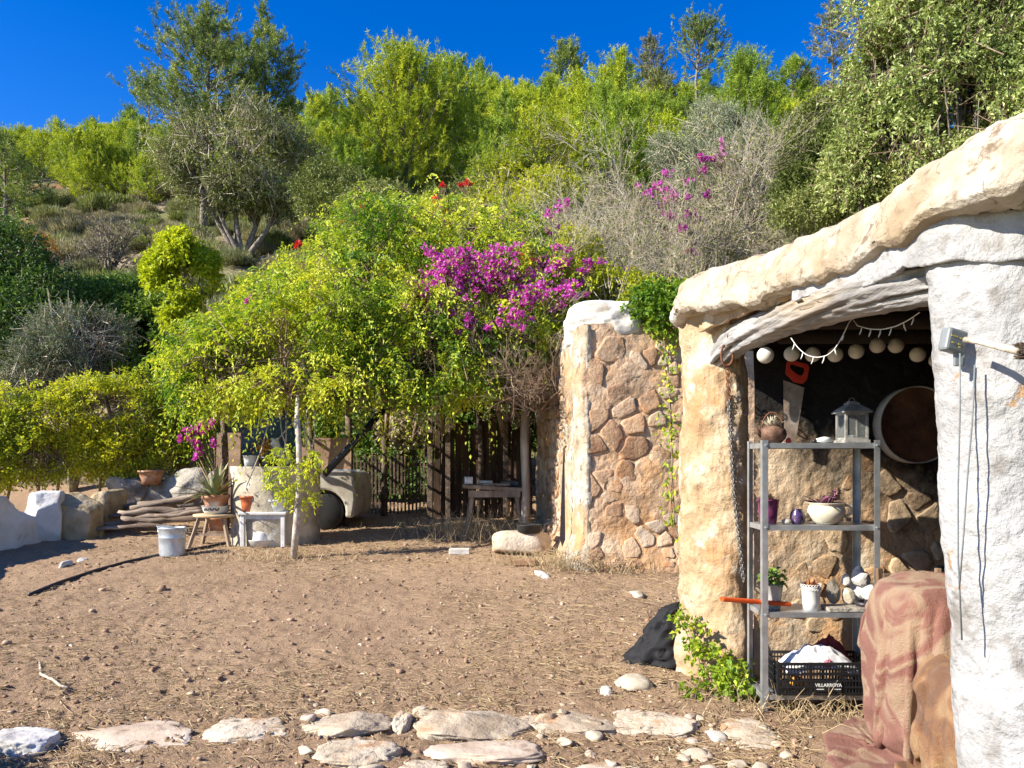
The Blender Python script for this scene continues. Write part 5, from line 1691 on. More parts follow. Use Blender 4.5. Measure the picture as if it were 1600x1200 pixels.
# basin with an upturned pan below the table
bb = p + np.array([-.05, .1, 0])
bs = thing('enamel_basin', bb, 'white enamel basin under the white table', 'basin')
MB().lathe([(.1, 0), (.15, 0), (.185, .09), (.195, .10), (.17, .09), (.12, .02)], bb, 28).build('basin', M_whiteenamel, bs, True)
pn = thing('cooking_pot', bb + np.array([0, 0, .08]), 'whitish two-handled cooking pot lying upside down in the basin', 'pot')
MB().lathe([(.13, 0), (.135, .04), (.125, .13), (.10, .155), (.04, .16)], bb + np.array([0, 0, .06]), 24).build('vessel', M_paintwhite, pn, True)
for s in (-1, 1):
    MB().torus(bb + np.array([s * .09, -.03, .24]), .028, .007, Matrix.Rotation(PI / 2, 3, 'X'), 14, 6).build('handle', M_paintwhite, pn, True)

# cistern with things on its rim
cc = W(432, 0, 11.15)
cc[2] = gz(cc[0], cc[1]) - .05
M_cistern = mat_noise('stained_render', [(.2, (.30, .25, .18)), (.5, (.44, .38, .28)), (.8, (.54, .49, .39))], scale=2.5, bump=.6, bscale=16, bdist=.02, patches=[((.24, .21, .16), 2.0, .56, .06), ((.56, .53, .47), 3, .62, .05)])
ct = thing('cistern', cc, 'round rendered cistern drum behind the white table', 'cistern')
hc = W(0, 729, 10.6)[2] - cc[2]
rc = .63
n = 90
a = np.linspace(0, 2 * PI, n)
zz = np.linspace(0, hc, 40)
G = np.zeros((42, n, 3))
for i in range(42):
    z = zz[min(i, 39)]
    r_ = rc + (.015 if z > hc - .1 else 0)
    if i == 40: r_ = rc - .16
    if i == 41: r_, z = rc - .18, hc - .3
    G[i, :, 0], G[i, :, 1], G[i, :, 2] = cc[0] + np.cos(a) * r_, cc[1] + np.sin(a) * r_, cc[2] + z
G[:, :, :2] += (fbm(G.reshape(-1, 3), 3, 4, 6) * .012).reshape(42, n)[:, :, None]
G[:, -1] = G[:, 0]
link('drum', grid_mesh('drum', G), M_cistern, ct)
MB().lathe([(.02, hc - .05), (rc - .14, hc - .04), (.1, hc - .03)], cc, 30).build('lid', M_cistern, ct)
ctop = cc[2] + hc
fp = np.array([PX(391 - 800, 10.75), 10.75, ctop])
wpt = pot('metal_pot', 'small whitish metal pot with jagged rim on the cistern', fp, .075, .095, .155, M_paintwhite, rim=.004, rimh=.01)
rosette(wpt, fp + np.array([.0, 0, .14]), 14, .07, .012, M_succ, 7)
yp = pot('flower_pot', 'dark pot of yellow-orange flowers on the cistern', fp + np.array([.09, .22, 0]), .07, .09, .14, M_mark)
rs3 = np.random.default_rng(4)
V, Fs = leaf_geo(fp + np.array([.12, .2, .28]) + rs3.normal(size=(130, 3)) * .06, rs3.normal(size=(130, 3)), rs3.normal(size=(130, 3)) + [0, -.5, 1], np.full(130, .05), np.full(130, .035))
link('flowers', np_mesh('flowers', V, [Fs], False, np.repeat(rs3.random(130), 2)), L_orange, yp)
dp = pot('black_pot', 'wide black pot on the cistern next to the white figurine', fp + np.array([.26, .05, 0]), .10, .125, .14, M_mark)
rosette(dp, fp + np.array([.26, .05, .12]), 26, .12, .03, M_succ, 9, (.3, 1.3), .2)
# owl-like figurine: a sitting bird shape
fg = np.array([PX(432 - 800, 10.9), 10.9, ctop])
fgr = thing('figurine', fg, 'pale stone figurine of a sitting animal on the cistern', 'figurine')
V, Fs = ICO[4]
def blob(c, R, sd=0):
    return V * np.array(R) * (1 + .05 * fbm(V, 3, 2, sd)[:, None]) + np.array(c)
M_fig = mat_plain('pale_cast_stone', (.52, .50, .45), .8, bump=.5)
def merged(name, parts, mat, parent, vox=.012):
    Vs, Fs_ = [], []
    o = 0
    for pv, pf in parts:
        Vs.append(pv)
        Fs_.append(pf + o)
        o += len(pv)
    ob = link(name, np_mesh(name, np.concatenate(Vs), [np.concatenate(Fs_)], True), mat, parent)
    m = ob.modifiers.new('remesh', 'REMESH')
    m.mode = 'VOXEL'
    m.voxel_size = vox
    m.use_smooth_shade = True
    return ob
merged('body', [(blob(fg + [0.03, 0, .14], (.085, .085, .16)), Fs), (blob(fg + [-.01, -.01, .33], (.062, .062, .07)), Fs), (blob(fg + [.01, 0, .24], (.06, .06, .1)), Fs), (blob(fg + [-.045, -.02, .395], (.014, .014, .025)), Fs), (blob(fg + [.02, -.02, .395], (.014, .014, .025)), Fs), (blob(fg + [-.05, -.04, .32], (.03, .03, .025)), Fs), (blob(fg + [-.02, -.06, .05], (.04, .06, .05)), Fs), (blob(fg + [.12, .02, .08], (.09, .07, .07)), Fs)], M_fig, fgr, .010)

# slender pole with young climbing shoots
pp = gpix(459, 874)
sp_ = thing('slender_pole', pp, 'slender pale crooked trunk in front of the cistern with yellow-green shoots', 'tree')
MB().tube([pp, W(462, 830, pp[1]), W(468, 760, pp[1]), W(467, 700, pp[1]), W(464, 655, pp[1] + .15), W(466, 620, pp[1] + .5)], [.045, .042, .04, .036, .034, .03], 10, wob=.07).build('trunk', M_bark_pale, sp_, True)
V, Fs_, v, _ = foliage([(W(435, 740, pp[1]), (.16, .14, .25)), (W(480, 735, pp[1]), (.15, .14, .16)), (W(470, 775, pp[1]), (.2, .14, .12)), (W(440, 710, pp[1]), (.12, .12, .12)), (W(490, 720, pp[1]), (.1, .1, .1))], 150, 6, .12, .06, .032, 96, shell=.8, droop=.5, gap=-.4, pinnate=True, vmid=.75)
link('shoots', np_mesh('shoots', V, [Fs_], False, v), L_vine, sp_)
mb = MB()
for k, (x0, y0, x1, y1) in enumerate(((425, 640, 385, 760), (436, 640, 452, 710), (447, 640, 440, 730), (480, 640, 479, 700), (491, 640, 487, 705), (432, 690, 462, 655), (470, 660, 505, 745))):
    a, b = W(x0, y0, 10.6), W(x1, y1, 10.4)
    mb.tube([a, (a + b) / 2 + np.array([.03 * (-1) ** k, 0, -.03]), b], .009, 5)
mb.build('hanging_stems', M_bark_pale, sp_, True)
# flower pot on the wall
fpb = W(236, 757, 12.9)
pot('flower_pot', 'empty terracotta flower pot on top of the low wall', fpb, .14, .2, .24, M_terracotta)
# garden hose
hp = [gpix(45, 932), gpix(90, 915), gpix(150, 893), gpix(200, 880), gpix(250, 870), gpix(300, 861), gpix(352, 851), gpix(420, 846)]
for q in hp: q[2] += .018
o = MB().tube(hp, .019, 8).build('garden_hose', mat_plain('black_hose', (.02, .022, .03), .5), None, True)
tag(o, 'dark garden hose lying across the earth behind the bucket', 'hose')
# pale bent stick on the ground
q = [gpix(62, 1035), gpix(64, 1055), gpix(82, 1062), gpix(95, 1074), gpix(106, 1077)]
for k in q: k[2] += .012
tag(MB().tube(q, [.008, .01, .011, .01, .007], 7).build('bent_stick', M_bark_pale, None, True), 'pale bent stick on the earth at the lower left', 'stick')

# ------------------------------------------------------------------ pergola and what stands under it
M_post = mat_noise('grey_post', [(.2, (.16, .12, .09)), (.5, (.30, .25, .20)), (.8, (.46, .41, .35))], scale=9, stretch=(1, 1, .15), bump=.9, bscale=40, bdist=.02)
pg = thing('pergola', W(700, 0, 11.5) * np.array([1, 1, 0]) + np.array([0, 0, .4]), 'rough log pergola holding up the vine', 'pergola')
pbz = W(820, 0, 11.2)
pz = gz(pbz[0], 11.2)
MB().tube([(pbz[0], 11.2, pz), (pbz[0] + .02, 11.2, pz + .7), (pbz[0] - .01, 11.2, pz + 1.5), (pbz[0] + .02, 11.2, 2.62)], [.075, .06, .065, .06], 10, wob=.1, seed=3).build('post', M_post, pg, True)
for x, D in ((485, 12.4), (350, 12.2), (545, 12.8), (600, 14.0), (690, 13.9), (750, 13.6)):
    X = (x - 800) / F * D
    z = gz(X, D)
    MB().tube([(X, D, z), (X + .02, D, z + 1.2), (X - .02, D, 2.45)], [.06, .055, .05], 8, wob=.12, seed=int(x)).build('post', M_bark_dark, pg, True)
for y0, D0_, D1_, x0, x1 in ((610, 10.9, 10.9, 560, 860), (618, 11.3, 11.3, 300, 850), (612, 12.3, 12.3, 280, 860), (604, 13.2, 13.2, 350, 850)):
    a, b = W(x0, 618, D0_), W(x1, 612, D1_)
    a[2], b[2] = 2.47 + (D0_ - 11) * .05, 2.52 + (D0_ - 11) * .05
    MB().tube([a, (a + b) / 2 + np.array([0, 0, -.04]), b], [.045, .05, .042], 8, wob=.1, seed=int(y0)).build('beam', M_oldboard, pg, True)
for k in range(9):
    X = -4.4 + k * .58
    MB().tube([(X, 10.6, 2.58), (X + .05, 12, 2.62), (X, 13.6, 2.66)], .028, 6, wob=.1, seed=k).build('rafter', M_bark_dark, pg, True)
# tangle of brown stems at the wall corner
tg = bare('vine_tangle', 'tangle of bare brown vine stems where the pergola meets the stone wall', 'vine', W(835, 640, 10.6), 230, 12, 1.7, 1.0, levels=5, kids=4, mat=M_twig_brown, r0=.014, lean=(-.25, 0, .1))

# leaning black pipe
tag(MB().tube([W(506, 742, 10.9), W(556, 688, 11.1), W(607, 632, 11.3)], .05, 14).build('black_pipe', mat_plain('black_plastic', (.012, .014, .02), .35), None, True), 'thick black pipe slanting up into the vine right of the cistern', 'pipe')
# brown boards
M_brownboard = mat_noise('brown_board', [(.2, (.20, .12, .08)), (.8, (.36, .24, .17))], scale=4, stretch=(.3, 1, 1), bump=.4, bscale=30, bdist=.01)
for lab, x0, x1, yt, yb, D in (('brown wooden board leaning behind the aloe', 336, 374, 676, 740, 12.6), ('wide brown board behind the cistern and the black pipe', 466, 548, 684, 736, 12.5)):
    a, b = W(x0, yt, D), W(x1, yb, D)
    o = MB().box(((a[0] + b[0]) / 2, D + .05, (a[2] + b[2]) / 2 - .3), (b[0] - a[0], .03, a[2] - b[2] + .6), Matrix.Rotation(-.06, 3, 'X')).build('wooden_board', M_brownboard, None, bevel=.004)
    tag(o, lab, 'board')
# old car corner
cb = W(522, 815, 12.3)
cb[2] = gz(cb[0], 12.3)
car = thing('old_car', cb, 'corner of a dusty old white car parked behind the cistern', 'car')
M_carpaint = mat_noise('dusty_car_paint', [(.2, (.30, .26, .20)), (.5, (.45, .41, .34)), (.8, (.54, .52, .46))], scale=4, rough=.5, bump=.05, patches=[((.25, .20, .13), 3, .60, .06)])
x0, x1 = PX(478 - 800, 12.3), PX(553 - 800, 12.3)
zt = W(0, 737, 12.3)[2]
ol = []
for t in np.linspace(0, PI / 2, 8):
    ol.append((x1 - .16 + .16 * math.cos(PI / 2 - t) , 0, zt - .16 + .16 * math.sin(PI / 2 - t)))
ol = [(x0 - .5, 0, zt)] + ol + [(x1 + .03, 0, cb[2] + .5), (x1 - .02, 0, cb[2] + .2)]
wc = (PX(505 - 800, 12.3), cb[2] + .30)
ol += [(wc[0] + .36 * math.cos(t), 0, wc[1] + .36 * math.sin(t)) for t in np.linspace(-.25, PI + .25, 16)]
ol += [(x0 - .5, 0, cb[2] + .2)]
MB().prism([(a, 12.3, c) for a, _, c in ol], (0, 0, 0), (0, 1.5, 0)).build('body', M_carpaint, car, bevel=.04)
for yy in (12.42, 13.6):
    w = MB().lathe([(.05, -.09), (.27, -.09), (.31, -.06), (.31, .06), (.27, .09), (.05, .09)], (0, 0, 0), 26)
    w.v = [(a + wc[0], c + yy, b + wc[1]) for a, b, c in w.v]
    w.build('wheel', mat_plain('tyre_rubber', (.02, .02, .02), .9), car, True)
MB().box((x1 - .25, 12.28, zt + .02), (.75, .05, .03)).build('roof_rail', M_zinc, car, bevel=.005)
# picket gate
gt = thing('picket_fence', W(612, 0, 14.2) * np.array([1, 1, 0]) + np.array([0, 0, .57]), 'dark picket fence closing the back of the pergola', 'fence')
for k in range(22):
    X = PX(552 + k * 5.8 - 800, 14.2)
    MB().box((X, 14.2, .57 + .55), (.035, .02, 1.1 + .05 * math.sin(k * 2.7))).build('picket', M_bark_dark, gt)
for zz in (.82, 1.5):
    MB().box((PX(612 - 800, 14.2), 14.225, zz), (1.62, .025, .06)).build('rail', M_bark_dark, gt)
# dead-leaved shrub catching the sun behind
leafy('dry_shrub', 'sunlit shrub with dead pale leaves seen through the pergola', 'shrub', (W(650, 0, 15.4)[0], 15.4, .6), [(W(655, 660, 15.4), (.75, .5, .55)), (W(690, 645, 15.2), (.45, .4, .5)), (W(620, 675, 15.5), (.5, .4, .45))], L_dead, 1900, 6, .16, .085, .06, 97, rad=.03, twigs=200)
leafy('ivy_bush', 'dark ivy growing behind the picket fence', 'shrub', (W(600, 0, 15.2)[0], 15.2, .6), [(W(590, 730, 15.2), (.8, .4, .7)), (W(640, 760, 15.3), (.7, .4, .5)), (W(540, 650, 15.6), (.8, .5, .8)), (W(760, 660, 14.9), (1.1, .4, .9)), (W(690, 700, 15.0), (.6, .4, .9))], L_dkgreen, 5000, 6, .18, .08, .06, 98, rad=.03)
# plank shed at the back right of the pergola
sh = thing('plank_shed', (W(745, 0, 13.9)[0], 13.9, .5), 'dark plank hut under the pergola behind the workbench', 'shed')
rs4 = random.Random(5)
M_redplank = mat_noise('red_brown_plank', [(.2, (.025, .013, .009)), (.5, (.06, .034, .022)), (.8, (.12, .07, .045))], scale=6, stretch=(1, 1, .2), bump=.5, bscale=30, bdist=.01)
for k in range(15):
    X = PX(672 + k * 11 - 800, 13.6)
    hh = 1.7 + rs4.uniform(-.15, .25)
    MB().box((X, 13.7 + rs4.uniform(-.03, .03), .5 + hh / 2), (.115, .025, hh), Matrix.Rotation(rs4.uniform(-.03, .03), 3, 'Y')).build('plank', M_redplank, sh, bevel=.003)
for X in (672, 700, 790):
    MB().box((PX(X - 800, 13.55), 13.58, .5 + .95), (.09, .09, 1.9)).build('door_post', M_bark_dark, sh, bevel=.005)
# workbench and clutter
wbp = W(768, 0, 11.9)
wz = gz(wbp[0], 11.9)
wb = thing('workbench', (wbp[0], 11.9, wz), 'old wooden workbench heaped with tools beside the wooden post', 'workbench')
zt = W(0, 762, 11.9)[2]
MB().box((wbp[0] + .05, 11.95, zt), (.98, .6, .06), Matrix.Rotation(.06, 3, 'Y')).build('bench_top', M_oldboard, wb, bevel=.008)
for sx, sy in ((-1, -1), (1, -1), (-1, 1), (1, 1)):
    MB().bar((wbp[0] + .05 + sx * .34, 11.95 + sy * .2, zt - .03), (wbp[0] + .05 + sx * .44, 11.95 + sy * .24, wz - .02), .08, .06).build('leg', M_oldboard, wb, bevel=.006)
MB().box((wbp[0] + .05, 11.67, zt - .09), (.8, .025, .1)).build('apron', M_oldboard, wb)
for k, (nm, lab, dx, dy, sz, mt) in enumerate((('metal_box', 'pale metal box at the left end of the workbench', -.36, -.1, (.13, .12, .12), M_zinc), ('plank_offcut', 'grey plank offcut on the workbench', .05, -.12, (.5, .09, .04), M_oldboard), ('paint_tin', 'whitish tin among the tools on the workbench', -.1, .05, (.22, .12, .07), M_paintwhite), ('toolbox', 'dark toolbox at the right on the workbench', .3, .08, (.3, .16, .09), M_mark))):
    o = MB().box((wbp[0] + dx, 11.92 + dy, zt + .035 + sz[2] / 2 - dx * .06), sz, Matrix.Rotation(.2 * (-1) ** k, 3, 'Z')).build(nm, mt, None, bevel=.012)
    tag(o, lab, 'clutter')
# stone trough with a black pan on it
tp = gpix(815, 868)
tr = thing('stone_trough', tp, 'low rounded stone trough at the corner of the stone wall', 'trough')
V, Fs_ = rock_geo(tp + np.array([0, .15, .13]), (PX(92, tp[1]), .5, .36), .05, 9, 4, .06, 4, 3)
link('block', np_mesh('block', V, [Fs_], True), M_stone, tr)
bpn = tp + np.array([.10, .05, .30])
pnn = thing('black_pan', bpn, 'black iron pan standing on the stone trough', 'pan')
MB().lathe([(.1, 0), (.15, 0), (.17, .10), (.18, .11), (.16, .10), (.12, .02)], bpn, 26).build('vessel', mat_plain('black_iron', (.02, .02, .022), .6), pnn, True)
MB().bar(bpn + np.array([.16, 0, .09]), bpn + np.array([.30, -.05, .14]), .03, .012).build('handle', M_mark, pnn)
# tools hanging on the shaded side of the wall
tx = W(886, 0, 9.62)
hgt = thing('hanging_saw', (tx[0], 9.55, 1.0), 'long dark saw blade hanging on the shaded side of the stone wall', 'tool')
MB().prism([(tx[0] - .06, 9.5, 1.62), (tx[0] - .04, 9.5, 1.62), (tx[0] - .03, 9.5, .58), (tx[0] - .07, 9.5, .48), (tx[0] - .10, 9.5, .6)], (0, 0, 0), (0, .012, 0)).build('blade', M_mark, hgt)
MB().tube([(tx[0] - .05, 9.5, 1.55), (tx[0] - .05, 9.5, 1.72), (tx[0] - .02, 9.5, 1.76)], .015, 8).build('handle', M_darkwood, hgt, True)

# bush outside the picture on the left added for the shadow it casts into the lower corner
leafy('shadow_shrub', 'added shrub out of view that shades the lower left corner', 'shrub', (-3.9, 3.5, -.05), [((-3.9, 3.5, .36), (.45, .35, .36)), ((-3.75, 3.3, .3), (.35, .3, .3))], L_dkgreen, 1200, 6, .12, .06, .035, 240, rad=.02)

# ------------------------------------------------------------------ shelf unit under the roof and its things
M_steel = mat_noise('galvanised_steel', [(.2, (.30, .32, .33)), (.5, (.42, .44, .45)), (.8, (.52, .54, .55))], scale=10, rough=.4, metallic=.7, bump=.08, bscale=50, bdist=.003)
SX0, SX1, SY0, SY1 = 1.565, 2.30, 4.72, 5.02
LEV = [.105, .62, 1.165, 1.68]
g0 = gz(1.6, 4.75)
su = thing('shelf_unit', (1.93, 4.87, g0), 'grey galvanised metal shelf unit with four shelves under the shed roof', 'shelf')
for sx, X in ((1, SX0), (-1, SX1)):
    for sy, Y in ((1, SY0), (-1, SY1)):
        mb = MB()
        mb.box((X + sx * .018, Y, (1.70 + g0) / 2), (.036, .003, 1.70 - g0))
        mb.box((X, Y + sy * .018, (1.70 + g0) / 2), (.003, .036, 1.70 - g0))
        mb.build('post', M_steel, su)
for z in LEV:
    mb = MB()
    mb.box(((SX0 + SX1) / 2, (SY0 + SY1) / 2, z), (SX1 - SX0 - .008, SY1 - SY0 - .008, .004))
    for Y in (SY0 + .004, SY1 - .004):
        mb.box(((SX0 + SX1) / 2, Y, z - .016), (SX1 - SX0 - .008, .003, .03))
    for X in (SX0 + .006, SX1 - .006):
        mb.box((X, (SY0 + SY1) / 2, z - .016), (.003, SY1 - SY0 - .012, .03))
    o = mb.build('shelf_board', M_steel, su)
    for X in (SX0 + .02, SX1 - .02):
        MB().tube([(X, SY0 - .002, z - .012), (X, SY0 - .008, z - .012)], .006, 8).build('bolt', M_zinc, o)

def on(x, lev, D=4.84):
    return np.array([PX(x - 800, D), D, LEV[lev] + .003])
M_iron = mat_noise('rusty_iron', [(.2, (.055, .03, .02)), (.5, (.12, .065, .042)), (.8, (.21, .12, .08))], scale=20, rough=.8, bump=.4, bscale=60, bdist=.004)
M_rust = mat_noise('rust', [(.2, (.09, .035, .018)), (.8, (.22, .095, .05))], scale=30, rough=.9, bump=.5, bscale=80, bdist=.003)
# kettle
p = on(1207, 3, 4.82)
kt = thing('iron_kettle', p, 'brown cast iron kettle with a pale cactus growing in it on the top shelf', 'kettle')
MB().lathe([(.03, 0), (.055, .002), (.08, .03), (.088, .055), (.08, .085), (.055, .105), (.05, .11), (.04, .10)], p, 28).build('vessel', M_iron, kt, True)
MB().tube([p + np.array([math.cos(t) * .068, 0, .09 + math.sin(t) * .105]) for t in np.linspace(0, PI, 16)], .005, 6).build('handle', M_rust, kt, True)
MB().tube([p + np.array([-.07, -.01, .05]), p + np.array([-.10, -.01, .075]), p + np.array([-.112, -.01, .10])], [.02, .014, .010], 8).build('spout', M_iron, kt, True)
M_dry = mat_noise('dry_cactus', [(.2, (.38, .32, .22)), (.8, (.58, .54, .42))], scale=20, bump=.2)
rosette(kt, p + np.array([0, 0, .10]), 54, .075, .02, M_dry, 31, (.5, 1.5), 0)
# hand saw
M_saw = mat_noise('dull_saw_blade', [(.2, (.16, .11, .08)), (.5, (.30, .23, .18)), (.8, (.42, .35, .29))], scale=10, rough=.55, metallic=.3, bump=.1)
YS = 5.2
sw = thing('hand_saw', W(1240, 700, YS), 'hand saw with a red handle hanging on the sooty wall', 'saw')
def wp2(pts, D): return [tuple(W(x, y, D)) for x, y in pts]
MB().prism(wp2([(1224, 594), (1257, 606), (1243, 690), (1226, 686)], YS), (0, 0, 0), (0, .004, 0)).build('blade', M_saw, sw)
outer = [(1229, 566), (1234, 562), (1262, 569), (1265, 574), (1261, 594), (1254, 600), (1240, 597), (1227, 584)]
inner = [(1234, 571), (1237, 569), (1256, 575), (1257, 579), (1254, 586), (1250, 587), (1242, 582), (1235, 576)]
n = 8
Vv = wp2(outer, YS - .008) + wp2(inner, YS - .008) + wp2(outer, YS + .014) + wp2(inner, YS + .014)
Ff = []
for k in range(n):
    j = (k + 1) % n
    Ff += [(k, j, n + j, n + k), (2 * n + k, 3 * n + k, 3 * n + j, 2 * n + j), (k, 2 * n + k, 2 * n + j, j), (n + k, n + j, 3 * n + j, 3 * n + k)]
MB().add(Vv, Ff).build('handle', mat_plain('red_plastic', (.45, .035, .02), .4), sw, bevel=.003)
# small things on the top shelf
o = MB().lathe([(.004, 0), (.016, .002), (.018, .012), (.012, .028), (.004, .034)], on(1232, 3, 4.80), 14).build('red_trinket', mat_plain('red_cap_plastic', (.5, .04, .04), .4), None, True)
tag(o, 'tiny red plastic trinket next to the kettle on the top shelf', 'trinket')
p = on(1288, 3, 4.80)
rl = thing('white_tube', p, 'crumpled white tube lying on the top shelf left of the lantern', 'tube')
MB().tube([p + np.array([-.05, 0, .018]), p + np.array([0, 0, .022]), p + np.array([.05, .005, .018])], [.010, .020, .017], 10, wob=.12).build('tube_body', M_whiteenamel, rl, True)
MB().tube([p + np.array([-.05, 0, .016]), p + np.array([-.075, 0, .014])], [.008, .008], 8).build('nozzle', M_mark, rl, True)
# lantern
p = on(1331, 3, 4.84)
M_lant = mat_noise('grey_lantern_paint', [(.2, (.13, .125, .11)), (.5, (.23, .22, .20)), (.8, (.33, .32, .29))], scale=18, rough=.6, bump=.2)
ln_ = thing('lantern', p, 'grey metal candle lantern with a pitched top on the top shelf', 'lantern')
w = .066
MB().box(p + np.array([0, 0, .010]), (.165, .165, .020)).build('base', M_lant, ln_, bevel=.003)
for sx in (-1, 1):
    for sy in (-1, 1):
        MB().box(p + np.array([sx * w, sy * w, .105]), (.014, .014, .17)).build('corner_post', M_lant, ln_)
for z in (.028, .185):
    for s in (-1, 1):
        MB().box(p + np.array([0, s * w, z]), (2 * w - .014, .012, .014)).build('rail', M_lant, ln_)
        MB().box(p + np.array([s * w, 0, z]), (.012, 2 * w - .014, .014)).build('rail', M_lant, ln_)
MB().box(p + np.array([0, -w, .105]), (.008, .008, .15)).build('glazing_bar', M_lant, ln_)
mg, nt, bs_, _o = new_mat('lantern_glass')
bs_.inputs['Base Color'].default_value = (.75, .78, .76, 1)
bs_.inputs['Roughness'].default_value = .12
bs_.inputs['Transmission Weight'].default_value = .9
bs_.inputs['IOR'].default_value = 1.1
for s in (-1, 1):
    MB().box(p + np.array([0, s * (w + .001), .105]), (2 * w - .016, .002, .142)).build('pane', mg, ln_)
    MB().box(p + np.array([s * (w + .001), 0, .105]), (.002, 2 * w - .016, .142)).build('pane', mg, ln_)
mb = MB()
prof_ = [(.092, .192), (.092, .200), (.070, .222), (.036, .246), (.034, .258)]
V_ = []
for r_, z in prof_:
    V_ += [p + np.array([a * r_, b * r_, z]) for a, b in ((-1, -1), (1, -1), (1, 1), (-1, 1))]
F_ = [(3, 2, 1, 0)] + [(i * 4 + k, i * 4 + (k + 1) % 4, i * 4 + 4 + (k + 1) % 4, i * 4 + 4 + k) for i in range(4) for k in range(4)] + [(16, 17, 18, 19)]
mb.add(V_, F_).build('roof', M_lant, ln_)
MB().box(p + np.array([0, 0, .262]), (.05, .05, .012)).build('cap', M_lant, ln_, bevel=.003)
MB().torus(p + np.array([0, 0, .272]), .018, .003, Matrix.Rotation(PI / 2, 3, 'X'), 16, 6).build('hanging_ring', M_lant, ln_, True)
MB().lathe([(.02, .02), (.026, .022), (.026, .05), (.005, .052)], p, 14).build('candle', M_whiteenamel, ln_, True)
# big round sieve on the wall
sc_ = W(1430, 664, 5.18)
sv = thing('round_sieve', sc_, 'big round rusty-faced sieve with a pale rim hanging on the wall', 'sieve')
R_ = PX(60, 5.18)
q = MB().lathe([(R_ * .97, 0), (R_, 0), (R_ * 1.0, .11), (R_ * .975, .11), (R_ * .97, .01)], (0, 0, 0), 56)
q.v = [(a + sc_[0], -c + sc_[1] + .06, b + sc_[2]) for a, b, c in q.v]
q.build('rim', mat_plain('bleached_wood_hoop', (.32, .29, .25), .7), sv, True)
q = MB().lathe([(.01, 0), (R_ * .97, 0), (R_ * .97, .008), (.01, .010)], (0, 0, 0), 56)
q.v = [(a + sc_[0], -c + sc_[1] - .02, b + sc_[2]) for a, b, c in q.v]
q.build('sheet', mat_noise('rusty_sheet', [(.2, (.045, .018, .010)), (.8, (.14, .06, .03))], scale=8, rough=.85, bump=.3), sv)
# purple pot with dead plant
p = on(1200, 2, 4.86)
pp_ = pot('purple_pot', 'tall glossy purple pot with a withered plant on the second shelf', p, .052, .068, .155, mat_plain('purple_glaze', (.16, .025, .10), .25, spec=.6, var=.05), rim=.003, rimh=.01)
rosette(pp_, p + np.array([0, 0, .14]), 46, .075, .02, mat_noise('withered', [(.2, (.20, .11, .055)), (.8, (.42, .29, .17))], scale=20, bump=.2), 33, (.3, 1.5), .1)
# small dark ornament pot
p = on(1246, 2, 4.80)
dk = thing('ornament_pot', p, 'small black and violet glazed ornament between the purple and the cream pot', 'pot')
MB().lathe([(.02, 0), (.04, .005), (.048, .04), (.042, .075), (.030, .088), (.034, .095), (.024, .09)], p, 22).build('vessel', mat_noise('violet_black_glaze', [(.3, (.012, .012, .018)), (.6, (.06, .03, .11)), (.9, (.16, .10, .04))], scale=16, rough=.25, bump=0, spec=.6), dk, True)
_ls = rock('loose_stone', p + np.array([-.075, -.02, .018]), (.06, .05, .036), M_greystone, None, seed=51, sub=2)
tag(_ls, 'grey pebble on the second shelf beside the black ornament', 'stone')
# cream chamber pot
p = on(1291, 2, 4.80)
cp_ = thing('cream_pot', p, 'round cream enamel pot with a handle holding a purple-leaved plant', 'pot')
M_cream_en = mat_plain('cream_enamel', (.56, .52, .40), .3, spec=.5, var=.05)
MB().lathe([(.04, 0), (.065, .002), (.088, .02), (.112, .06), (.116, .085), (.105, .115), (.10, .124), (.118, .134), (.12, .138), (.10, .134), (.09, .12)], p, 36).build('vessel', M_cream_en, cp_, True)
MB().tube([p + np.array([.11, -.01, .12]), p + np.array([.15, -.02, .115]), p + np.array([.152, -.02, .07]), p + np.array([.108, -.01, .045])], .009, 8).build('handle', M_cream_en, cp_, True)
MB().lathe([(.02, .125), (.095, .126), (.03, .13)], p, 18).build('soil', M_soil, cp_)
rosette(cp_, p + np.array([-.02, 0, .125]), 16, .14, .038, mat_plain('purple_leaf', (.16, .055, .10), .5), 35, (.05, 1.0), .35)
mbx = MB().tube([p + np.array([.03, 0, .12]), p + np.array([.05, -.01, .17]), p + np.array([.052, -.01, .215])], .004, 6)
for k in range(7):
    a = k * 2.2
    mbx.blade(p + np.array([.05, -.01, .155 + .01 * k]), (math.cos(a), math.sin(a), .35), .055, .024, .3, 4)
mbx.build('sprig', mat_plain('purple_sprig', (.18, .06, .12), .5), cp_, True)
# glass pot with green plant
p = on(1207, 1, 4.84)
mgl, nt, bs_, _o = new_mat('cloudy_glass')
bs_.inputs['Base Color'].default_value = (.70, .72, .70, 1)
bs_.inputs['Roughness'].default_value = .25
bs_.inputs['Transmission Weight'].default_value = .55
gp_ = thing('glass_pot', p, 'cloudy see-through plastic pot with a leafy green plant on the third shelf', 'pot')
MB().lathe([(.03, 0), (.048, 0), (.055, .07), (.066, .155), (.071, .157), (.068, .162), (.062, .15), (.05, .06), (.045, .006)], p, 28).build('vessel', mgl, gp_, True)
MB().lathe([(.01, .008), (.042, .009), (.046, .05), (.01, .052)], p, 18).build('red_filling', mat_plain('red_filling_m', (.5, .10, .07), .7), gp_, True)
MB().lathe([(.01, .12), (.056, .125), (.06, .15), (.02, .152)], p, 18).build('soil', M_soil, gp_)
r5 = np.random.default_rng(9)
i = 150
V, Fs_ = leaf_geo(p + np.array([0, 0, .19]) + r5.normal(size=(i, 3)) * np.array([.035, .03, .03]), r5.normal(size=(i, 3)) + [0, 0, .4], r5.normal(size=(i, 3)) * .6 + [0, 0, 1], r5.uniform(.025, .05, i), r5.uniform(.02, .035, i))
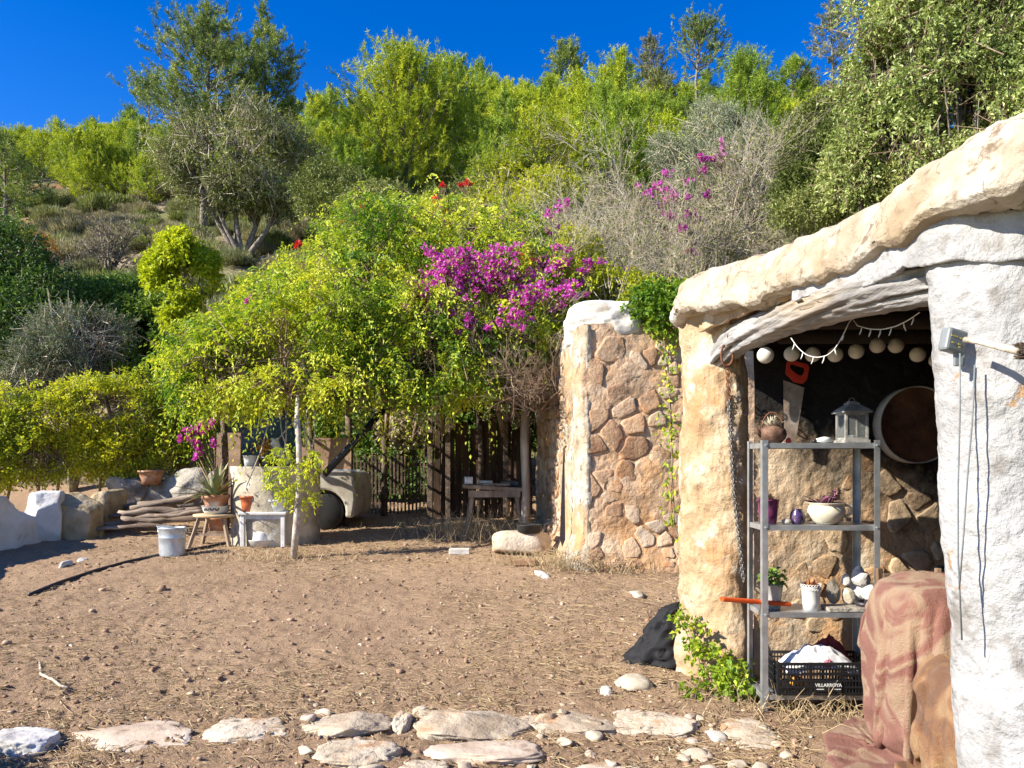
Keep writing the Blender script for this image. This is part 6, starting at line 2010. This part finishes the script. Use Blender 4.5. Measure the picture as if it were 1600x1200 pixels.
link('leaves', np_mesh('leaves', V, [Fs_], False, np.repeat(np.clip(r5.normal(.5, .2, i), 0, 1), 2)), L_dkgreen, gp_)
# white lace pot
p = on(1267, 1, 4.80)
lp = thing('lace_pot', p, 'white pot with a lace-cut rim and red succulents on the third shelf', 'pot')
M_wpl = mat_plain('white_plastic', (.62, .61, .58), .4, var=.04)
MB().lathe([(.03, 0), (.048, 0), (.052, .05), (.060, .145), (.063, .148), (.060, .150), (.055, .14), (.046, .01)], p, 32).build('vessel', M_wpl, lp, True)
mb = MB()
for k in range(22):
    a = 2 * PI * k / 22
    M_ = Matrix.Rotation(a + PI / 2, 3, 'Z') @ Matrix.Rotation(PI / 2, 3, 'X')
    mb.torus(p + np.array([math.cos(a) * .062, math.sin(a) * .062, .158]), .0075, .0022, M_, 10, 5)
    mb.torus(p + np.array([math.cos(a + .14) * .061, math.sin(a + .14) * .061, .136]), .006, .002, M_, 10, 5)
mb.build('lace_rim', M_wpl, lp, True)
rosette(lp, p + np.array([0, 0, .14]), 44, .062, .02, mat_noise('red_succulent', [(.2, (.32, .07, .035)), (.5, (.45, .16, .07)), (.8, (.30, .30, .10))], scale=30, bump=0, rough=.5), 37, (.1, 1.4), .05)
# tile, white crystal chunks, figurine, dark bowl
p = on(1318, 1, 4.79)
tag(MB().box(p + np.array([0, 0, .013]), (.235, .14, .024)).build('stone_tile', M_greystone, None, bevel=.003), 'flat grey stone tile on the third shelf', 'tile')
for k, (lab, x, dz, sz, sd, mt, D) in enumerate((('tall grey stone figure lump on the tile', 1302, .026, (.09, .08, .16), 61, M_greystone, 4.86), ('small pale knobbly stone on the tile', 1326, .026, (.085, .07, .11), 62, M_creamstone, 4.85),
                                             ('pointed white crystal chunk above the tile', 1322, .13, (.06, .06, .08), 63, M_chalk, 4.93), ('biggest white crystal chunk at the right of the third shelf', 1345, .12, (.14, .10, .12), 64, M_chalk, 4.92), ('upright white crystal slab at the back of the third shelf', 1341, .02, (.11, .08, .24), 65, M_chalk, 4.95), ('white crystal chunk rightmost on the third shelf', 1358, .02, (.10, .09, .13), 66, M_chalk, 4.90))):
    p = on(x, 1, D)
    o = rock('crystal_chunk' if mt is M_chalk else 'small_stone', p + np.array([0, 0, dz + sz[2] / 2]), sz, mt, None, seed=sd, power=2.2, cuts=14, sub=3, amp=.03, smooth=False)
    tag(o, lab, 'stone')
p = on(1352, 1, 4.80)
dbw = thing('dark_bowl', p, 'dark brown bowl at the right end of the third shelf', 'bowl')
MB().lathe([(.02, 0), (.035, 0), (.06, .03), (.072, .055), (.066, .05), (.03, .01)], p, 24).build('vessel', M_mark, dbw, True)
# orange bar sticking out of the shelf
tag(MB().bar(W(1127, 936, 4.70) , W(1234, 944, 4.80), .05, .026).build('orange_bar', mat_plain('orange_paint', (.55, .075, .012), .4), None, bevel=.008), 'bright orange bar sticking out to the left of the third shelf', 'bar')
# black crate with cloths
cx0, cx1 = 1.66, 2.26
cy0, cy1, cz0, cz1 = 4.70, 5.0, LEV[0] + .004, LEV[0] + .205
cr_ = thing('plastic_crate', ((cx0 + cx1) / 2, 4.86, cz0), 'black plastic fruit crate with white lettering on the lowest shelf', 'crate')
M_black = mat_plain('black_crate_plastic', (.012, .012, .014), .45)
MB().box(((cx0 + cx1) / 2, (cy0 + cy1) / 2, cz0 + .004), (cx1 - cx0, cy1 - cy0, .008)).build('bottom', M_black, cr_)
for nm, Y in (('front_side', cy0), ('back_side', cy1)):
    mb = MB()
    for z in (.012, .052, .092, .132, .165, .196):
        mb.box(((cx0 + cx1) / 2, Y, cz0 + z), (cx1 - cx0, .010, .011 if z < .19 else .018))
    for k in range(31):
        mb.box((cx0 + (cx1 - cx0) * k / 30, Y + .0015, cz0 + .10), (.005 if k % 10 else .018, .009, .196))
    mb.build(nm, M_black, cr_)
for X in (cx0, cx1):
    mb = MB()
    for z in (.012, .06, .11, .15, .196):
        mb.box((X, (cy0 + cy1) / 2, cz0 + z), (.010, cy1 - cy0, .012))
    for k in range(9):
        mb.box((X + .0015, cy0 + (cy1 - cy0) * k / 8, cz0 + .10), (.009, .007, .196))
    mb.build('end_side', M_black, cr_)
MB().box((1.965, cy0 - .007, cz0 + .058), (.165, .006, .062)).build('name_plate', M_black, cr_)
M_letter = mat_plain('white_print', (.62, .62, .60), .6, var=.03)
def lettering(txt, x, z, size, y, parent, name='lettering'):
    cu = bpy.data.curves.new(name, 'FONT')
    cu.body = txt
    cu.size = size
    cu.extrude = .0006
    cu.offset = .0006
    cu.align_x = 'CENTER'
    cu.materials.append(M_letter)
    t = bpy.data.objects.new(name, cu)
    COL.objects.link(t)
    bpy.context.view_layer.update()
    me = bpy.data.meshes.new_from_object(t.evaluated_get(bpy.context.evaluated_depsgraph_get()))
    bpy.data.objects.remove(t, do_unlink=True)
    me.transform(Matrix.Translation((x, y, z)) @ Matrix.Rotation(PI / 2, 4, 'X'))
    return link(name, me, M_letter, parent)
lettering('VILLARROYA', 1.965, cz0 + .058, .0285, cy0 - .0115, cr_)
for X in (1.915, 2.02):
    MB().box((X, cy0 - .0112, cz0 + .042), (.045, .001, .005)).build('print_line', M_letter, cr_)
def cloth(name, label, c, sx, sy, h, seed, mat, amp=.03):
    n = 60
    uu, vv = np.meshgrid(np.linspace(-1, 1, n), np.linspace(-1, 1, n))
    r_ = (np.abs(uu) ** 2.5 + np.abs(vv) ** 2.5) ** .4
    G = np.stack([c[0] + uu * sx, c[1] + vv * sy, c[2] + h * np.clip(1 - r_ ** 2, -.4, 1)], -1)
    P_ = np.stack([uu * 3, vv * 3, uu * 0], -1).reshape(-1, 3)
    rdg = 1 - np.abs(fbm(P_, .75, 3, seed)) * 2
    G[:, :, 2] += (rdg * amp).reshape(n, n) * np.clip(1.2 - r_, 0, 1)
    o = link(name, grid_mesh(name, G), mat)
    return tag(o, label, 'cloth')
M_cloth = mat_plain('white_cotton', (.60, .58, .57), .95, var=.05)
cloth('white_cloth', 'crumpled white cloth heaped on top of the black crate', (1.95, 4.84, cz0 + .16), .23, .14, .085, 5, M_cloth, .05)
cloth('red_cloth', 'dark red cloth behind the white cloth in the crate', (2.07, 4.95, cz0 + .18), .13, .07, .10, 6, mat_plain('wine_red_cotton', (.20, .03, .03), .95), .05)
cloth('pink_cloth', 'small pink cloth peeping out under the white cloth in the crate', (1.98, 4.73, cz0 + .165), .05, .025, .035, 7, mat_plain('pink_cotton', (.42, .12, .16), .95), .02)
tag(rock('yellow_fruit', (1.80, 4.78, cz0 + .06), (.10, .08, .075), mat_plain('ochre_fruit', (.42, .22, .04), .6), None, seed=3, power=2, cuts=0, amp=.04, sub=3), 'ochre gourd seen through the side of the black crate', 'fruit')

# wooden chair behind the armchair
cp2 = np.array([2.42, 4.55, gz(2.0, 4.6)])
wc2 = thing('wooden_chair', cp2, 'brown wooden chair back behind the draped armchair', 'chair')
M_chair = mat_noise('brown_chair_wood', [(.2, (.10, .06, .035)), (.5, (.19, .12, .075)), (.8, (.28, .19, .12))], scale=9, stretch=(1, 1, .2), bump=.4)
for s in (-1, 1):
    MB().bar(cp2 + np.array([s * .17, .0, 0]), cp2 + np.array([s * .18, .06, .94]), .035, .03).build('back_post', M_chair, wc2, bevel=.005)
    MB().bar(cp2 + np.array([s * .18, -.36, 0]), cp2 + np.array([s * .18, -.36, .44]), .035, .035).build('leg', M_chair, wc2, bevel=.005)
for z in (.62, .88):
    MB().box(cp2 + np.array([0, .045, z]), (.33, .02, .06)).build('back_rail', M_chair, wc2, bevel=.006)
MB().box(cp2 + np.array([0, -.18, .45]), (.40, .40, .03)).build('seat', M_chair, wc2, bevel=.01)

# ------------------------------------------------------------------ hanging under the beam
M_paper = mat_plain('rice_paper', (.55, .51, .44), .9, var=.05, bump=.2)
LAN = [(1196, 555, 'leftmost paper ball lantern, catching the sun under the log'), (1237, 553, 'second paper ball lantern from the left, above the saw'), (1270, 554, 'third paper ball lantern from the left'), (1305, 554, 'fourth paper ball lantern from the left'), (1338, 549, 'middle paper ball lantern of the row'),
       (1371, 540, 'paper ball lantern left of the highest pair gap'), (1400, 540, 'third paper ball lantern from the right'), (1434, 554, 'second paper ball lantern from the right'), (1464, 563, 'rightmost paper ball lantern next to the white wall')]
LAN[5] = (1371, 540, 'fourth paper ball lantern from the right')
for k, (x, y, lab) in enumerate(LAN):
    D = 4.72 if k else 4.62
    c = W(x, y, D)
    r_ = .047 if k else .05
    root = thing('paper_lantern', c, lab, 'lantern', 'row of paper ball lanterns')
    prof_ = [(r_ * math.sin(a) * (1 + (.012 if j % 2 else -.006)), -r_ * math.cos(a)) for j, a in enumerate(np.linspace(.12, PI - .12, 22))]
    MB().lathe(prof_, c, 24).build('globe', M_paper, root, True)
    MB().tube([c + np.array([0, 0, r_]), c + np.array([0, 0, 2.42 - c[2]])], .0012, 4).build('cord', M_mark, root)
M_wire = mat_plain('white_wire', (.62, .61, .58), .5, var=.03)
fl = thing('fairy_lights', W(1330, 505, 3.75), 'white string of fairy lights looped under the log', 'lights')
p1 = [W(x, y, D) for x, y, D in ((1236, 528, 4.15), (1246, 543, 4.12), (1260, 555, 4.08), (1276, 559, 4.04), (1292, 556, 4.0), (1304, 546, 3.95), (1316, 527, 3.9), (1326, 505, 3.85))]
p2 = [W(x, y, D) for x, y, D in ((1340, 509, 3.8), (1358, 514, 3.7), (1378, 515, 3.6), (1400, 510, 3.5), (1420, 500, 3.4), (1437, 488, 3.3))]
for pth in (p1, p2):
    t = np.linspace(0, len(pth) - 1, 40)
    A_ = np.array(pth)
    C_ = np.stack([np.interp(t, np.arange(len(A_)), A_[:, k]) for k in range(3)], -1)
    for _ in range(4):
        C_[1:-1] = (C_[:-2] + 2 * C_[1:-1] + C_[2:]) / 4
    MB().tube(C_, .0026, 6).build('wire', M_wire, fl, True)
    for q in (3, 9, 15, 21, 28, 35):
        c = C_[q]
        MB().tube([c, c + np.array([.004 * (-1) ** q, 0, -.02]), c + np.array([.012 * (-1) ** q, 0, -.038])], [.0022, .0034, .002], 6).build('bulb', M_wire, fl, True)
MB().tube([p1[-1], W(1332, 498, 3.85), p2[0]], .0026, 6).build('wire', M_wire, fl, True)

# chain and iron rings at the pier
chn = thing('iron_chain', W(1145, 500, 5.0), 'rusty ring and chain hanging down the front of the pier', 'chain')
MB().torus(W(1152, 498, 4.98), PX(14, 4.98), .008, Matrix.Rotation(PI / 2, 3, 'X') @ Matrix.Rotation(.3, 3, 'Y'), 26, 8).build('ring', M_rust, chn, True)
MB().torus(W(1168, 492, 5.0), PX(7, 5), .007, Matrix.Rotation(PI / 2, 3, 'X') @ Matrix.Rotation(1.1, 3, 'Y'), 20, 8).build('staple', M_rust, chn, True)
MB().torus(W(1139, 527, 4.99), PX(6, 5), .006, Matrix.Rotation(PI / 2, 3, 'X') @ Matrix.Rotation(1.0, 3, 'Y'), 18, 6, 1.6).build('link', M_rust, chn, True)
MB().torus(W(1136, 555, 5.0), PX(10, 5), .007, Matrix.Rotation(PI / 2, 3, 'X') @ Matrix.Rotation(.2, 3, 'Y'), 22, 8, 1.7).build('link', M_rust, chn, True)
M_chain = mat_plain('dull_chain', (.22, .21, .20), .5, metallic=.6)
nl_ = 64
for k in range(nl_):
    f = k / (nl_ - 1)
    x = np.interp(f, [0, .3, .6, 1], [1137, 1141, 1147, 1162])
    y = 580 + f * 325 + 1 * (k % 2)
    D = np.interp(f, [0, .12, 1], [5.03, 5.16, 5.19])
    w0 = W(x, y, 5.2)
    hit, hp_, _n, _i = pier.ray_cast(Vector((w0[0], 3.0, w0[2])) - org(pier), Vector((0, 1, 0)))
    if hit:
        D = D * (1 - min(1, f * 8)) + (hp_.y + org(pier).y - .012) * min(1, f * 8)
    o = MB().torus(W(x, y, D), .0135, .0036, Matrix.Rotation(PI / 2, 3, 'X') @ Matrix.Rotation(PI / 2 * (k % 2), 3, 'Y'), 10, 5, 1.5).build('link', M_chain if k > 8 else M_rust, chn, True)

# junction box, its leads and the broom stick at the white wall
M_greyplastic = mat_plain('grey_plastic', (.16, .175, .18), .5)
bx = W(1489, 533, 2.74)
jb = thing('solar_lamp_box', bx, 'small grey plastic lamp box hung on the corner of the white wall', 'lamp')
MB().box(bx, (.085, .045, .085), Matrix.Rotation(.2, 3, 'Y') @ Matrix.Rotation(.25, 3, 'Z')).build('housing', M_greyplastic, jb, bevel=.010)
MB().box(bx + np.array([.02, -.004, -.062]), (.04, .012, .06)).build('bracket', M_greyplastic, jb, bevel=.004)
M_ylw = mat_plain('yellow_print', (.55, .42, .05), .5, var=.03)
mb = MB()
Rm = Matrix.Rotation(.2, 3, 'Y') @ Matrix.Rotation(.25, 3, 'Z')
for dx, dz, w in ((-.018, .012, .03), (.012, .010, .014), (-.02, -.012, .010), (.008, -.012, .010), (.012, -.022, .008)):
    mb.box(Vector(bx) + Rm @ Vector((dx, -.0235, dz)), (w, .0015, .004), Rm)
mb.build('print', M_ylw, jb)
for lab, pts in (('grey cable hanging down the corner of the white wall', [(1500, 552, 2.72), (1500, 640, 2.73), (1497, 760, 2.73), (1497, 870, 2.73), (1503, 1000, 2.74)]), ('thin dark cable hanging beside the grey one on the white wall', [(1523, 570, 2.70), (1519, 660, 2.70), (1512, 740, 2.70), (1506, 830, 2.71), (1499, 920, 2.73)])):
    o = MB().tube([W(*q) for q in pts],   .003 if 'grey' in lab else .002, 6).build('cable', M_greyplastic, None, True)
    tag(o, lab, 'cable')
o = MB().tube([W(1476, 500, 3.05), W(1480, 600, 3.05), W(1487, 720, 3.05), W(1492, 840, 3.05)], .009, 8).build('metal_rod', M_steel, None, True)
tag(o, 'thin metal rod standing upright just inside the white door jamb', 'rod')
bst = thing('broom', W(1600, 548, 2.35), 'pale wooden broom stick lying across the white wall at the right edge', 'broom')
MB().tube([W(1508, 531, 2.66), W(1530, 533, 2.60), W(1560, 541, 2.5), W(1592, 549, 2.42)], [.011, .012, .012, .013], 10).build('handle', M_bark_pale, bst, True)
mb = MB()
r6 = random.Random(2)
for k in range(70):
    a = W(1588, 548, 2.42)
    mb.bar(a + np.array([0, r6.uniform(-.02, .02), r6.uniform(-.025, .025)]), a + np.array([.12 + r6.uniform(0, .05), -.08 + r6.uniform(-.03, .03), -.02 + r6.uniform(-.05, .05)]), .003, .003)
mb.build('bristles', M_bark_dark, bst)

# ------------------------------------------------------------------ weed and black cloth at the pier foot
bgp = np.array([PX(1050 - 800, 5.75), 5.75, 0])
bgp[2] = gz(bgp[0], 5.75)
n = 70
uu, vv = np.meshgrid(np.linspace(0, 2 * PI, n), np.linspace(0, 1, 50))
R1 = np.interp(vv, [0, .12, .4, .75, 1], [.28, .24, .17, .10, .01])
zz = np.interp(vv, [0, .12, .4, .75, 1], [.0, .05, .22, .40, .44])
P_ = np.stack([np.cos(uu) * 1.3, np.sin(uu) * 1.3, vv * 2], -1).reshape(-1, 3)
cr1 = (1 - np.abs(fbm(P_, 2.2, 3, 4)) * 2.6).reshape(uu.shape) * .085 * (1 - vv * .5)
G = np.stack([bgp[0] + np.cos(uu) * (R1 + cr1) + zz * .30 - .06, bgp[1] + np.sin(uu) * (R1 + cr1) * .6, bgp[2] + zz - .01], -1)
G[:, -1] = G[:, 0]
tag(link('black_cloth', grid_mesh('black_cloth', G), mat_plain('black_fabric', (.006, .006, .008), .8)), 'crumpled black cloth heaped against the foot of the pier', 'cloth')
wd = thing('leafy_weed', gpix(1100, 1068), 'leafy green weed growing at the foot of the pier in front of the black cloth', 'plant')
WD = 4.95
ells = [(W(1072, 975, 5.3), (.09, .08, .10)), (W(1090, 1010, 5.2), (.10, .08, .10)), (W(1110, 1040, 5.1), (.12, .09, .10)), (W(1145, 1055, 5.0), (.12, .09, .12)), (W(1150, 1085, 4.95), (.12, .09, .08)), (W(1085, 1075, 5.0), (.07, .07, .05)), (W(1060, 960, 5.35), (.05, .05, .05))]
V, Fs_, v, _ = foliage(ells, 210, 4, .07, .042, .034, 99, shell=.9, gap=-.6, droop=.1, vmid=.5)
link('leaves', np_mesh('leaves', V, [Fs_], False, v), L_vine, wd)
limbs(gpix(1110, 1068), ells, .006, 99, 2, M_twig_brown, 'stems', wd)
